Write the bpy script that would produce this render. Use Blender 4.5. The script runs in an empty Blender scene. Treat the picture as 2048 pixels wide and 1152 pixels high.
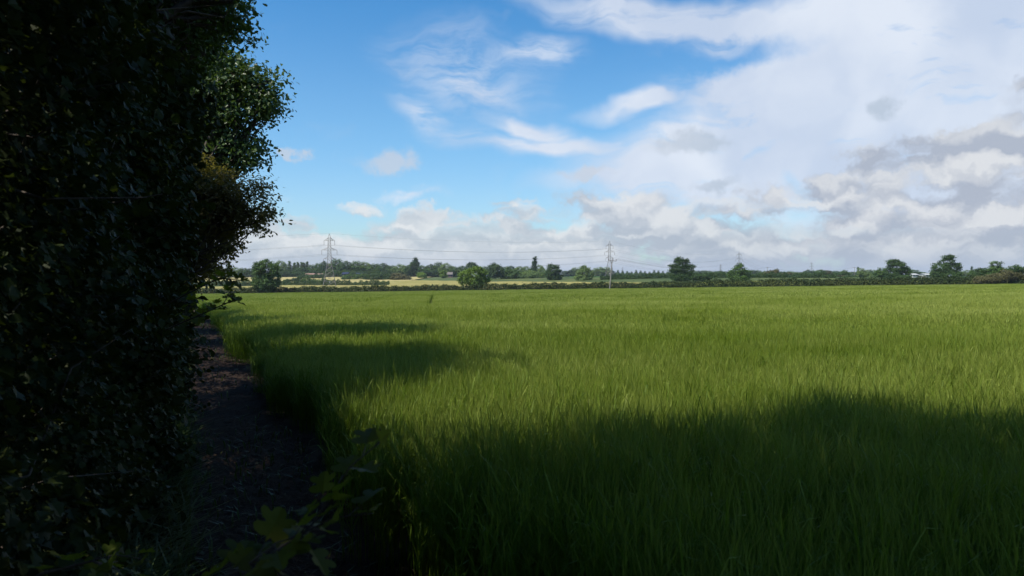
import bpy, math, random
import numpy as np
from mathutils import Vector, Euler

# ------------------------------------------------------------------ camera, world, sun, exposure
SC = bpy.context.scene
COL = SC.collection
F = 1547.0          # focal length in pixels of the 2048 px wide photograph
H0 = 552.0          # horizon row
EYE = 1.6
cd = bpy.data.cameras.new('camera'); cam = bpy.data.objects.new('camera', cd); COL.objects.link(cam)
cd.sensor_width = 36.0; cd.lens = 36.0 * F / 2048.0
cd.clip_start = 0.05; cd.clip_end = 20000
cam.location = (0, 0, EYE)
cam.rotation_euler = (math.radians(90) - math.atan((576 - H0) / F), 0, 0)
cd.dof.use_dof = True; cd.dof.focus_distance = 60.0; cd.dof.aperture_fstop = 8.0
SC.camera = cam
SC.view_settings.view_transform = 'Standard'; SC.view_settings.look = 'None'
SC.view_settings.gamma = 1.0; SC.view_settings.exposure = 0.4
SC.render.engine = 'CYCLES'
SC.cycles.use_denoising = True
SC.cycles.max_bounces = 8; SC.cycles.transparent_max_bounces = 8
SC.cycles.volume_bounces = 0; SC.cycles.caustics_reflective = False; SC.cycles.caustics_refractive = False

SUN_EL = math.radians(56.0)
SUN_DIR = Vector((0.88, 0.47, 0)).normalized()           # the way the light travels over the ground
to_sun = Vector((-SUN_DIR.x * math.cos(SUN_EL), -SUN_DIR.y * math.cos(SUN_EL), math.sin(SUN_EL)))
sl = bpy.data.lights.new('sun', 'SUN'); sun = bpy.data.objects.new('sun', sl); COL.objects.link(sun)
sl.energy = 5.0; sl.angle = math.radians(0.5); sl.color = (1.0, 0.94, 0.84)
sun.rotation_euler = (-to_sun).to_track_quat('-Z', 'Y').to_euler(); sun.location = (0, 0, 60)

W = bpy.data.worlds.new('World'); SC.world = W; W.use_nodes = True
nt = W.node_tree; nt.nodes.clear()
class G:
    """tiny node-graph writer"""
    def __init__(s, tree): s.t = tree
    def n(s, typ, **kw):
        nd = s.t.nodes.new(typ)
        for k, v in kw.items():
            if k != 'inp': setattr(nd, k, v)
        for k, v in kw.get('inp', {}).items(): s.put(nd.inputs[k], v)
        return nd
    def put(s, sock, v):
        if hasattr(v, 'is_output') or isinstance(v, bpy.types.NodeSocket): s.t.links.new(v, sock)
        else: sock.default_value = v
    def m(s, op, a, b=0.0, c=0.0, clamp=False):
        nd = s.t.nodes.new('ShaderNodeMath'); nd.operation = op; nd.use_clamp = clamp
        s.put(nd.inputs[0], a); s.put(nd.inputs[1], b); s.put(nd.inputs[2], c)
        return nd.outputs[0]
    def ramp(s, x, a, b, lo=0.0, hi=1.0):
        nd = s.t.nodes.new('ShaderNodeMapRange'); nd.interpolation_type = 'SMOOTHSTEP'
        for i, v in zip((0, 1, 2, 3, 4), (x, a, b, lo, hi)): s.put(nd.inputs[i], v)
        return nd.outputs[0]
    def mix(s, f, a, b, mode='MIX'):
        nd = s.t.nodes.new('ShaderNodeMix'); nd.data_type = 'RGBA'; nd.blend_type = mode
        s.put(nd.inputs[0], f); s.put(nd.inputs[6], a); s.put(nd.inputs[7], b)
        return nd.outputs[2]
    def noise(s, vec, scale, detail=4, rough=0.5, dist=0.0, lac=2.0):
        nd = s.t.nodes.new('ShaderNodeTexNoise'); nd.inputs['Scale'].default_value = scale
        nd.inputs['Detail'].default_value = detail; nd.inputs['Roughness'].default_value = rough
        nd.inputs['Distortion'].default_value = dist; nd.inputs['Lacunarity'].default_value = lac
        s.put(nd.inputs['Vector'], vec)
        return nd.outputs[0]
    def vec(s, x, y, z=0.0):
        nd = s.t.nodes.new('ShaderNodeCombineXYZ')
        s.put(nd.inputs[0], x); s.put(nd.inputs[1], y); s.put(nd.inputs[2], z)
        return nd.outputs[0]
def rgb(r, g, b): return (r, g, b, 1.0)

def azel(px, py):                      # compass direction (azimuth, elevation) of a bit of sky
    tx = (px - 1024) / F; tz = (H0 - py) / F
    a = math.atan(tx); return a, math.atan(tz * math.cos(a))

def build_sky():
    g = G(nt)
    tc = g.n('ShaderNodeTexCoord'); sp = g.n('ShaderNodeSeparateXYZ'); g.put(sp.inputs[0], tc.outputs['Generated'])
    X, Y, Z = sp.outputs
    az = g.m('ARCTAN2', X, Y); el = g.m('ARCSINE', g.m('MINIMUM', g.m('MAXIMUM', Z, -1.0), 1.0))
    sky = g.n('ShaderNodeTexSky', sky_type='NISHITA', sun_disc=False, sun_elevation=SUN_EL,
              sun_rotation=math.atan2(to_sun.x, to_sun.y), air_density=1.0, dust_density=0.6, ozone_density=1.6)
    # overhead plane coordinates for high cloud: features shrink towards the horizon as real ones do
    zz = g.m('MAXIMUM', Z, 0.02)
    A = g.m('MULTIPLY', az, 1.0); E = g.m('MULTIPLY', el, 1.0)
    base = g.vec(A, E, 0.0)
    wob = g.n('ShaderNodeTexNoise', noise_dimensions='3D'); wob.inputs['Scale'].default_value = 7.0; wob.inputs['Detail'].default_value = 4
    g.put(wob.inputs['Vector'], base)
    wv = g.n('ShaderNodeVectorMath', operation='SUBTRACT'); g.put(wv.inputs[0], wob.outputs['Color']); wv.inputs[1].default_value = (0.5, 0.5, 0.5)
    def warped(k):
        sc = g.n('ShaderNodeVectorMath', operation='MULTIPLY'); g.put(sc.inputs[0], wv.outputs[0]); sc.inputs[1].default_value = (k, k * 0.6, 0)
        ad = g.n('ShaderNodeVectorMath', operation='ADD'); g.put(ad.inputs[0], base); g.put(ad.inputs[1], sc.outputs[0])
        return ad.outputs[0]
    wbig = warped(0.16); wsm = warped(0.05)
    wob2 = g.n('ShaderNodeTexNoise'); wob2.inputs['Scale'].default_value = 30.0; wob2.inputs['Detail'].default_value = 6; wob2.inputs['Roughness'].default_value = .6
    g.put(wob2.inputs['Vector'], base)
    wv2 = g.n('ShaderNodeVectorMath', operation='SUBTRACT'); g.put(wv2.inputs[0], wob2.outputs['Color']); wv2.inputs[1].default_value = (0.5, 0.5, 0.5)
    wm2 = g.n('ShaderNodeVectorMath', operation='MULTIPLY'); g.put(wm2.inputs[0], wv2.outputs[0]); wm2.inputs[1].default_value = (0.075, 0.045, 0)
    wa2 = g.n('ShaderNodeVectorMath', operation='ADD'); g.put(wa2.inputs[0], wsm); g.put(wa2.inputs[1], wm2.outputs[0]); wsm = wa2.outputs[0]
    def blob(v, px, py, rx, ry, rot=0.0, soft=0.0):
        a, e = azel(px, py)
        mp = g.n('ShaderNodeMapping', vector_type='TEXTURE')
        g.put(mp.inputs[0], v); mp.inputs[1].default_value = (a, e, 0)
        mp.inputs[2].default_value = (0, 0, math.radians(rot)); mp.inputs[3].default_value = (rx / F, ry / F, 1)
        ln = g.n('ShaderNodeVectorMath', operation='LENGTH'); g.put(ln.inputs[0], mp.outputs[0])
        return g.ramp(ln.outputs['Value'], 1.0, soft, 0.0, 1.0)
    def union(lst):
        o = lst[0]
        for b in lst[1:]: o = g.m('MAXIMUM', o, b)
        return o
    # --- clear sky
    tint = g.mix(g.ramp(el, .06, .20), rgb(1.16, 1.52, 1.83), rgb(.95, 1.52, 1.84))
    tint = g.mix(g.ramp(el, .17, .40), tint, rgb(.48, 1.32, 1.84))
    clear = g.mix(1.0, g.mix(1.0, sky.outputs[0], tint, 'MULTIPLY'), rgb(SKY_K, SKY_K, SKY_K), 'MULTIPLY')
    # --- high thin cloud: big veil on the right, wisps in the middle
    veil = union([blob(wbig, 1950, 180, 680, 340, 0, .5), blob(wbig, 1520, 290, 460, 160, 12, .4), blob(wbig, 1350, 30, 420, 60, -7, .2),
                  blob(wbig, 1700, 80, 430, 90, -10, .3), blob(wbig, 1280, 200, 180, 40, 12, .1), blob(wbig, 1100, 300, 300, 34, -3, .0),
                  blob(wbig, 1060, 262, 170, 40, -18, .0), blob(wbig, 1300, 350, 300, 40, 4, .1)])
    hole = blob(wsm, 1390, 118, 250, 44, 3, .3)
    wisp = union([blob(wbig, 930, 160, 230, 120, -18, .0), blob(wbig, 1070, 104, 125, 44, 5, .0), blob(wbig, 830, 240, 120, 50, -20, .0), blob(wbig, 1010, 290, 260, 40, -5, .0),
                  blob(wbig, 1440, 80, 120, 24, 0, .0), blob(wsm, 820, 388, 90, 18, 4, .0)])
    st = g.n('ShaderNodeMapping'); g.put(st.inputs[0], wbig); st.inputs[2].default_value = (0, 0, math.radians(-14)); st.inputs[3].default_value = (1.0, 4.2, 1)
    fib = g.noise(st.outputs[0], 9.0, 9, 0.62, 0.25)
    fl = g.noise(wbig, 6.0, 7, 0.55, 0.3)
    vf = g.m('MULTIPLY', veil, g.ramp(g.m('ADD', g.m('MULTIPLY', fib, 0.6), g.m('MULTIPLY', fl, 0.4)), 0.28, 0.56))
    vf = g.m('ADD', vf, g.m('MULTIPLY', g.m('MULTIPLY', veil, veil), 0.35), clamp=True)
    vf = g.m('MULTIPLY', vf, g.m('SUBTRACT', 1.0, g.m('MULTIPLY', hole, 0.95)))
    wf = g.m('MULTIPLY', wisp, g.ramp(fib, 0.30, 0.66, 0.0, 0.85))
    hi = g.m('MULTIPLY', g.m('MAXIMUM', vf, wf), 0.95)
    vcol = g.mix(g.ramp(g.noise(wbig, 5.0, 5, .5), .35, .65), rgb(.58, .67, .83), rgb(.78, .84, .94))
    c1 = g.mix(hi, clear, vcol)
    # rest of the dome (behind and above the camera) gets broken cloud from the same recipe
    far = g.ramp(g.m('ABSOLUTE', az), 0.8, 1.2); up = g.ramp(el, 0.42, 0.6)
    rest = g.m('MULTIPLY', g.m('MAXIMUM', far, up), g.ramp(g.noise(tc.outputs['Generated'], 3.0, 8, .55, .3), .45, .65))
    c1 = g.mix(g.m('MULTIPLY', rest, .8), c1, rgb(.50, .56, .68))
    # --- low cumulus banks
    cs = g.n('ShaderNodeMapping'); g.put(cs.inputs[0], wsm); cs.inputs[3].default_value = (1.0, 2.3, 1)
    def puff(off):
        ad = g.n('ShaderNodeVectorMath', operation='ADD'); g.put(ad.inputs[0], cs.outputs[0]); ad.inputs[1].default_value = (1.7, off, 0)
        return g.noise(ad.outputs[0], 10.5, 7, 0.47, 0.1)
    n0 = puff(0.0); n1 = puff(0.036)
    bank = union([blob(wsm, 1130, 425, 190, 60, 0, .2), blob(wsm, 1340, 430, 200, 65, 0, .2), blob(wsm, 1600, 395, 150, 58, 3, .45), blob(wsm, 1640, 420, 175, 30, 3, .4),
                  blob(wsm, 1950, 350, 260, 75, 6, .45), blob(wsm, 1860, 305, 190, 45, 6, .4), blob(wsm, 2060, 390, 330, 60, 3, .4), blob(wsm, 710, 418, 75, 30, 8, .1),
                  blob(wsm, 870, 432, 100, 30, 0, .1), blob(wsm, 790, 460, 70, 26, 0, .1), 
                  blob(wsm, 2060, 200, 90, 60, 25, .2), 
                  blob(wsm, 600, 455, 160, 36, 0, .1), blob(wsm, 2040, 285, 60, 20, 0, .2)])
    low = g.ramp(g.m('SUBTRACT', el, g.m('MULTIPLY', g.ramp(az, -.30, .10), .018)), 0.082, 0.030)
    cov = g.m('MAXIMUM', g.m('MULTIPLY', bank, 0.36), g.m('MULTIPLY', low, 0.52))
    nn = g.m('ADD', g.m('MULTIPLY', g.m('SUBTRACT', n0, 0.5), 1.7), 0.5)
    dens = g.m('ADD', nn, cov)
    cf = g.ramp(dens, 0.56, 0.86)
    gate = g.m('MAXIMUM', g.ramp(bank, 0.0, 0.12), g.ramp(el, 0.11, 0.04))
    cf = g.m('MULTIPLY', cf, gate)
    lit = g.ramp(g.m('SUBTRACT', n0, n1), -0.13, 0.15)
    dark = union([blob(wsm, 1590, 420, 130, 16, 3, .0), blob(wsm, 1630, 376, 60, 16, 3, .1), blob(wsm, 1830, 312, 160, 36, 6, .3), blob(wsm, 1900, 392, 190, 22, 2, .1), blob(wsm, 2070, 390, 160, 22, 4, .1),
                  blob(wsm, 1760, 222, 60, 34, 0, .1), blob(wsm, 2060, 200, 110, 60, 25, .2), blob(wsm, 1370, 286, 120, 34, 8, .0), blob(wsm, 2040, 285, 70, 26, 0, .1),
                  blob(wsm, 1420, 376, 100, 22, 8, .0), blob(wsm, 1120, 384, 170, 22, 0, .2), blob(wsm, 1300, 480, 500, 16, 0, .2), blob(wsm, 1180, 345, 90, 18, 3, .0)])
    bright = union([blob(wsm, 1930, 350, 170, 26, 6, .1), blob(wsm, 1140, 455, 70, 16, 14, .0), blob(wsm, 1360, 412, 60, 20, 4, .0), blob(wsm, 715, 412, 60, 22, 6, .0),
                    blob(wsm, 800, 452, 40, 12, 0, .0), blob(wsm, 1610, 398, 140, 16, 3, .0), blob(wsm, 1280, 470, 90, 12, 0, .0), blob(wsm, 1760, 420, 60, 20, 0, .0)])
    lit = g.m('SUBTRACT', g.m('ADD', lit, g.m('MULTIPLY', bright, 0.55)), g.m('MULTIPLY', dark, 0.65), clamp=True)
    right = g.ramp(az, -0.15, 0.35)
    shadec = g.mix(right, rgb(.53, .59, .66), rgb(.42, .47, .57))
    litc = g.mix(right, rgb(.80, .82, .84), rgb(.74, .76, .79))
    ccol = g.mix(lit, shadec, litc)
    puffs = union([blob(wsm, 788, 328, 80, 38, 0, .0), blob(wsm, 590, 306, 44, 20, 0, .0), blob(wsm, 1760, 222, 60, 36, 0, .0), blob(wsm, 1370, 288, 130, 34, 8, .0), blob(wsm, 1180, 346, 90, 20, 3, .0), blob(wsm, 1420, 374, 100, 22, 8, .0)])
    c1 = g.mix(g.m('MULTIPLY', g.ramp(g.m('ADD', puffs, g.m('MULTIPLY', g.m('SUBTRACT', n0, .5), 1.2)), .12, .85), .72), c1, g.mix(g.ramp(az, .1, .3), rgb(.60, .65, .74), rgb(.45, .54, .66)))
    hz = g.ramp(el, 0.045, 0.0, 0.0, 0.72)                     # banks merge towards the horizon
    ccol = g.mix(hz, ccol, rgb(.45, .52, .66))
    c2 = g.mix(g.m('MULTIPLY', cf, 0.93), c1, ccol)
    bl = g.mix(g.m('MULTIPLY', g.ramp(el, 0.022, -0.002), 0.55), c2, rgb(.46, .54, .68))
    bg = g.n('ShaderNodeBackground'); g.put(bg.inputs[0], bl); bg.inputs[1].default_value = 0.76
    # the Nishita part is physically bright: scale it here to the recommended strength
    out = g.n('ShaderNodeOutputWorld'); g.t.links.new(bg.outputs[0], out.inputs[0])
SKY_K = 0.088
build_sky()
W.cycles.sampling_method = 'MANUAL'; W.cycles.sample_map_resolution = 512

# ------------------------------------------------------------------ helpers
rng = np.random.default_rng(7)
def smooth(x, a, b):
    t = np.clip((np.asarray(x, float) - a) / (b - a), 0, 1); return t * t * (3 - 2 * t)
def hedge_y(x): return np.interp(x, [-400, -76, 30, 139, 260, 500], [215, 230, 235, 211, 186, 150])
def ground_z(x, y):
    x = np.asarray(x, float); y = np.asarray(y, float)
    yc = np.clip(y, -60, 300); xc = np.clip(x, -230, 260)
    pl = 0.0126 * xc - 0.0145 * yc
    back = smooth(y, -20, -60); pl = pl * (1 - back)
    w = 150 + 270 * smooth(x, 110, -80)
    b = smooth(y - hedge_y(x), 12, 12 + w)
    far = 0.2 + 0.6 * np.sin(x * 0.004 + 1.0) * np.sin(y * 0.003)
    z = pl * (1 - b) + far * b
    z = z + 0.03 * np.sin(x * 0.31 + 0.5 * np.sin(y * .2)) * np.sin(y * 0.23) * smooth(y, 8, 30) * (1 - b)
    return z
def at(px, d): return (px - 1024) / F * d
def zat(py, d): return EYE + (H0 - py) * d / F
PD = np.array([-0.387, 0.922]); PN = np.array([0.922, 0.387]); PO = np.array([-0.15, 0.0])
def st(s, t): p = PO + PD * s + PN * t; return float(p[0]), float(p[1])
def st_np(s, t): return PO[0] + PD[0] * s + PN[0] * t, PO[1] + PD[1] * s + PN[1] * t

def mesh_np(name, V, faces, mats, parent=None, tint=None, smooth_sh=False, mi=None):
    """V (n,3); faces: (m,k) array or list of such arrays"""
    if not isinstance(faces, list): faces = [faces]
    me = bpy.data.meshes.new(name)
    V = np.ascontiguousarray(V, np.float32)
    me.vertices.add(len(V)); me.vertices.foreach_set('co', V.ravel())
    tot = sum(f.size for f in faces); nf = sum(len(f) for f in faces)
    me.loops.add(tot); me.loops.foreach_set('vertex_index', np.concatenate([f.ravel() for f in faces]).astype(np.int32))
    sizes = np.concatenate([np.full(len(f), f.shape[1]) for f in faces])
    starts = np.concatenate([[0], np.cumsum(sizes)[:-1]])
    me.polygons.add(nf); me.polygons.foreach_set('loop_start', starts.astype(np.int32))
    me.polygons.foreach_set('use_smooth', np.full(nf, smooth_sh))
    if not isinstance(mats, (list, tuple)): mats = [mats]
    for m in mats: me.materials.append(m)
    if mi is not None: me.polygons.foreach_set('material_index', np.asarray(mi, np.int32))
    if tint is not None:
        at_ = me.attributes.new('tint', 'FLOAT', 'POINT'); at_.data.foreach_set('value', np.asarray(tint, np.float32))
    me.update(calc_edges=True)
    o = bpy.data.objects.new(name, me); COL.objects.link(o)
    if parent is not None: o.parent = parent
    return o
def empty(name, loc, label, cat, group=None):
    o = bpy.data.objects.new(name, None); COL.objects.link(o); o.location = loc
    o['label'] = label; o['category'] = cat
    if group: o['group'] = group
    return o
def tag(o, label=None, cat=None, group=None, kind=None):
    if label: o['label'] = label
    if cat: o['category'] = cat
    if group: o['group'] = group
    if kind: o['kind'] = kind
    return o

# ------------------------------------------------------------------ materials
def mat(name):
    m = bpy.data.materials.new(name); m.use_nodes = True; m.node_tree.nodes.clear(); return m, G(m.node_tree)
def finish(g, shader):
    o = g.n('ShaderNodeOutputMaterial'); g.t.links.new(shader, o.inputs[0])
def leaf_mat(name, dark, light, trans=0.3, rough=0.45, spec=0.4, nscale=1.2, warm=None, warm_amt=0.0, posns=None):
    m, g = mat(name)
    at_ = g.n('ShaderNodeAttribute', attribute_name='tint')
    geo = g.n('ShaderNodeNewGeometry')
    n = g.noise(geo.outputs['Position'], nscale, 3, .5)
    f = g.m('ADD', g.m('MULTIPLY', at_.outputs['Fac'], 0.65), g.m('MULTIPLY', g.ramp(n, .3, .7), 0.35), clamp=True)
    c = g.mix(f, rgb(*dark), rgb(*light))
    if warm:
        wn = g.noise(geo.outputs['Position'], nscale * .5, 3, .5)
        c = g.mix(g.m('MULTIPLY', g.ramp(wn, .45, .62), warm_amt), c, rgb(*warm))
    p = g.n('ShaderNodeBsdfPrincipled', inp={'Base Color': c, 'Roughness': rough, 'Specular IOR Level': spec})
    if trans > 0:
        tc = g.mix(0.6, c, rgb(min(1, light[0] * 2.1), min(1, light[1] * 2.0), light[2] * .8))
        tr = g.n('ShaderNodeBsdfTranslucent', inp={'Color': tc})
        mx = g.n('ShaderNodeMixShader', inp={0: trans}); g.t.links.new(p.outputs[0], mx.inputs[1]); g.t.links.new(tr.outputs[0], mx.inputs[2])
        finish(g, mx.outputs[0])
    else: finish(g, p.outputs[0])
    return m
def plain_mat(name, a, b, scale=8, rough=.8, spec=.3, metal=0.0, bump=0.0, stretch=(1, 1, 1)):
    m, g = mat(name)
    tc = g.n('ShaderNodeTexCoord'); mp = g.n('ShaderNodeMapping'); g.put(mp.inputs[0], tc.outputs['Object']); mp.inputs[3].default_value = stretch
    n = g.noise(mp.outputs[0], scale, 5, .6)
    c = g.mix(g.ramp(n, .3, .7), rgb(*a), rgb(*b))
    p = g.n('ShaderNodeBsdfPrincipled', inp={'Base Color': c, 'Roughness': rough, 'Specular IOR Level': spec, 'Metallic': metal})
    if bump:
        bp = g.n('ShaderNodeBump', inp={'Height': n, 'Strength': bump, 'Distance': .02}); g.t.links.new(bp.outputs[0], p.inputs['Normal'])
    finish(g, p.outputs[0]); return m

M = {}
M['bark'] = plain_mat('bark', (.035, .028, .022), (.085, .072, .058), 14, .9, .2, bump=.6, stretch=(1, 1, .25))
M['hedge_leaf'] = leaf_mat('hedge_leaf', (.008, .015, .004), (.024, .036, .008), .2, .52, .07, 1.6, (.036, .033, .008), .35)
M['oak_leaf'] = leaf_mat('oak_leaf', (.024, .052, .014), (.062, .108, .024), .26, .45, .3, 1.0)
M['haw_leaf'] = leaf_mat('haw_leaf', (.055, .062, .018), (.15, .135, .042), .35, .5, .25, 1.5, (.12, .085, .032), .5)
M['twig_leaf'] = leaf_mat('twig_leaf', (.035, .06, .008), (.085, .105, .014), .5, .5, .1, 9, (.10, .035, .02), .25)
M['far_leaf'] = leaf_mat('far_leaf', (0.026, 0.061, 0.013), (0.081, 0.149, 0.026), .12, .6, .25, .12)
M['far_leaf_dark'] = leaf_mat('far_leaf_dark', (0.019, 0.046, 0.013), (0.056, 0.107, 0.024), .1, .6, .25, .12)
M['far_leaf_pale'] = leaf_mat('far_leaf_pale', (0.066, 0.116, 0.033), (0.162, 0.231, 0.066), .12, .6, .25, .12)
M['far_leaf_bright'] = leaf_mat('far_leaf_bright', (0.060, 0.116, 0.015), (0.162, 0.248, 0.035), .14, .6, .25, .15)
M['far_leaf_brown'] = leaf_mat('far_leaf_brown', (0.052, 0.055, 0.021), (0.126, 0.119, 0.045), .1, .6, .25, .12)
M['farhedge_leaf'] = leaf_mat('farhedge_leaf', (.020, .040, .010), (.050, .078, .018), .1, .6, .2, .25, (.065, .06, .018), .15)
M['steel'] = plain_mat('galvanised_steel', (.16, .145, .135), (.26, .24, .225), 3, .55, .4, .4)
M['wire'] = plain_mat('wire', (.10, .10, .105), (.15, .15, .155), 1, .5, .4, .5)
M['glassy'] = plain_mat('insulator_glaze', (.10, .07, .06), (.16, .12, .10), 9, .25, .6)
M['wood'] = plain_mat('weathered_pole_wood', (.20, .18, .155), (.33, .30, .26), 6, .85, .2, bump=.3, stretch=(1, 1, .1))
M['straw'] = leaf_mat('straw', (.02, .012, .007), (.065, .042, .024), 0, .8, .15, 3)
M['white'] = plain_mat('white_paint', (.42, .42, .41), (.55, .55, .54), 2, .5)
M['tile'] = plain_mat('red_roof_tile', (.22, .13, .10), (.30, .19, .15), 3, .85)
M['brick'] = plain_mat('brick_wall', (.17, .11, .08), (.24, .16, .12), 4, .85)
M['slate'] = plain_mat('grey_slate', (.11, .095, .085), (.17, .145, .13), 3, .7)
M['navy'] = plain_mat('navy_sheet', (.012, .016, .045), (.025, .032, .08), 3, .5)

def ground_mat():
    m, g = mat('ground'); geo = g.n('ShaderNodeNewGeometry'); P = geo.outputs['Position']
    n = g.noise(P, .02, 6, .6); n2 = g.noise(P, 2.5, 6, .65); n3 = g.noise(P, 40, 4, .6)
    grass = g.mix(g.ramp(n, .35, .65), rgb(.045, .075, .02), rgb(.10, .125, .035))
    soil = g.mix(g.ramp(n2, .35, .65), rgb(.035, .023, .017), rgb(.075, .052, .038))
    sp = g.n('ShaderNodeSeparateXYZ'); g.put(sp.inputs[0], P)
    f = g.ramp(sp.outputs[1], 215, 245)
    c = g.mix(f, soil, grass)
    c = g.mix(g.ramp(n3, .3, .7, 0, .35), c, rgb(.02, .018, .012))
    p = g.n('ShaderNodeBsdfPrincipled', inp={'Base Color': c, 'Roughness': .95, 'Specular IOR Level': .15})
    bp = g.n('ShaderNodeBump', inp={'Height': n3, 'Strength': .6, 'Distance': .03}); g.t.links.new(bp.outputs[0], p.inputs['Normal'])
    finish(g, p.outputs[0]); return m
def path_mat():
    m, g = mat('path'); geo = g.n('ShaderNodeNewGeometry'); P = geo.outputs['Position']
    n = g.noise(P, 3.0, 6, .65); n2 = g.noise(P, 38, 5, .7); n3 = g.noise(P, .9, 4, .5)
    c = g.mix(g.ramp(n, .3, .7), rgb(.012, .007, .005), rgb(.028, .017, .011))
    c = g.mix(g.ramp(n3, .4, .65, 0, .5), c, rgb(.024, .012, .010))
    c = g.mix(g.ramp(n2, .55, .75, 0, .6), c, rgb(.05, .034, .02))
    p = g.n('ShaderNodeBsdfPrincipled', inp={'Base Color': c, 'Roughness': .95, 'Specular IOR Level': .15})
    h = g.m('ADD', g.m('MULTIPLY', n, 1.0), g.m('MULTIPLY', n2, .3))
    bp = g.n('ShaderNodeBump', inp={'Height': h, 'Strength': .8, 'Distance': .05}); g.t.links.new(bp.outputs[0], p.inputs['Normal'])
    finish(g, p.outputs[0]); return m
def field_mat(name, a, b, c3, sx=.05, sy=.3):
    m, g = mat(name); geo = g.n('ShaderNodeNewGeometry'); P = geo.outputs['Position']
    mp = g.n('ShaderNodeMapping'); g.put(mp.inputs[0], P); mp.inputs[3].default_value = (sx, sy, 1)
    n = g.noise(mp.outputs[0], .35, 8, .65); n2 = g.noise(P, 1.3, 5, .7)
    c = g.mix(g.ramp(n, .3, .7), rgb(*a), rgb(*b))
    c = g.mix(g.ramp(n2, .45, .7, 0, .6), c, rgb(*c3))
    p = g.n('ShaderNodeBsdfPrincipled', inp={'Base Color': c, 'Roughness': .95, 'Specular IOR Level': .1})
    bp = g.n('ShaderNodeBump', inp={'Height': n2, 'Strength': 1.0, 'Distance': .35}); g.t.links.new(bp.outputs[0], p.inputs['Normal'])
    finish(g, p.outputs[0]); return m
M['ground'] = ground_mat(); M['path'] = path_mat()
M['gold'] = field_mat('ripening_corn', (.20, .19, .055), (.32, .27, .10), (.13, .13, .04))
M['gold2'] = field_mat('pale_corn', (.28, .25, .10), (.38, .32, .14), (.18, .16, .07))
M['yellowgreen'] = field_mat('yellow_green_field', (.17, .20, .04), (.26, .27, .06), (.12, .15, .03))
M['farcrop'] = field_mat('far_green_crop', (.05, .12, .035), (.08, .16, .05), (.04, .09, .03))

def crop_mat():
    m, g = mat('barley')
    at_ = g.n('ShaderNodeAttribute', attribute_name='tint')          # 0 stem/leaf base .. 1 ear and awns
    oi = g.n('ShaderNodeObjectInfo')
    geo = g.n('ShaderNodeNewGeometry'); P = geo.outputs['Position']
    mp = g.n('ShaderNodeMapping'); g.put(mp.inputs[0], P); mp.inputs[2].default_value = (0, 0, math.radians(-8)); mp.inputs[3].default_value = (.35, 1.0, .3)
    n = g.noise(mp.outputs[0], .16, 6, .6); n2 = g.noise(P, .9, 4, .6)
    k = g.m('ADD', g.m('MULTIPLY', g.ramp(n, .35, .65), .6), g.m('MULTIPLY', g.ramp(n2, .3, .7), .25))
    k = g.m('ADD', k, g.m('MULTIPLY', oi.outputs['Random'], .15))
    leaf = g.mix(k, rgb(.043, .105, .004), rgb(.092, .155, .005))
    ear = g.mix(k, rgb(.20, .265, .013), rgb(.50, .525, .15))
    sp = g.n('ShaderNodeSeparateXYZ'); g.put(sp.inputs[0], P)
    rip = g.ramp(sp.outputs[1], 6.0, 26.0)                              # the crop is greener and less headed by the path
    e = g.m('MULTIPLY', at_.outputs['Fac'], g.m('ADD', .55, g.m('MULTIPLY', rip, .45)))
    c = g.mix(e, leaf, ear)
    p = g.n('ShaderNodeBsdfPrincipled', inp={'Base Color': c, 'Roughness': .5, 'Specular IOR Level': .13})
    tr = g.n('ShaderNodeBsdfTranslucent', inp={'Color': g.mix(.4, c, rgb(.20, .31, .01))})
    mx = g.n('ShaderNodeMixShader', inp={0: .33}); g.t.links.new(p.outputs[0], mx.inputs[1]); g.t.links.new(tr.outputs[0], mx.inputs[2])
    finish(g, mx.outputs[0]); return m
M['crop'] = crop_mat()
M['grass'] = leaf_mat('verge_grass', (.02, .045, .01), (.07, .10, .025), .3, .45, .35, 3, (.12, .10, .045), .5)

# ------------------------------------------------------------------ ground, path, far fields
def graded(vals):
    out = []
    for (a, b, n) in vals: out += list(np.linspace(a, b, n, endpoint=False))
    return np.array(out + [vals[-1][1]])
def sheet(name, xs, ys, zf, m, flip=False):
    X, Y = np.meshgrid(xs, ys); Z = zf(X, Y)
    V = np.stack([X, Y, Z], -1).reshape(-1, 3); nx, ny = len(xs), len(ys)
    i = (np.arange(ny - 1)[:, None] * nx + np.arange(nx - 1)[None]).ravel()
    return mesh_np(name, V, np.stack([i, i + 1, i + nx + 1, i + nx], 1), m, smooth_sh=True)
gx = graded([(-4000, -600, 16), (-600, -100, 50), (-100, -12, 44), (-12, 12, 60), (12, 100, 44), (100, 600, 50), (600, 4000, 16)])
gy = graded([(-1500, -100, 8), (-100, -6, 24), (-6, 20, 65), (20, 120, 50), (120, 330, 70), (330, 800, 60), (800, 4000, 16)])
tag(sheet('ground', gx, gy, ground_z, M['ground']), kind='structure')

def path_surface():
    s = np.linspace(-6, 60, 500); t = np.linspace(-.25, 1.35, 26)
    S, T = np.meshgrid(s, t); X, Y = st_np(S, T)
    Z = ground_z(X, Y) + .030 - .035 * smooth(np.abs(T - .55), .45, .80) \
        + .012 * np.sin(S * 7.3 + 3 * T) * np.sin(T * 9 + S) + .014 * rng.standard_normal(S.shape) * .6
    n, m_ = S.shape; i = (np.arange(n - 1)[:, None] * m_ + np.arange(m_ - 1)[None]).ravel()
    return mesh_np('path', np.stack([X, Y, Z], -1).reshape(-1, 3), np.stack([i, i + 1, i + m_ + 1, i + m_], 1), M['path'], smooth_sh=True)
tag(path_surface(), kind='structure')

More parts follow.
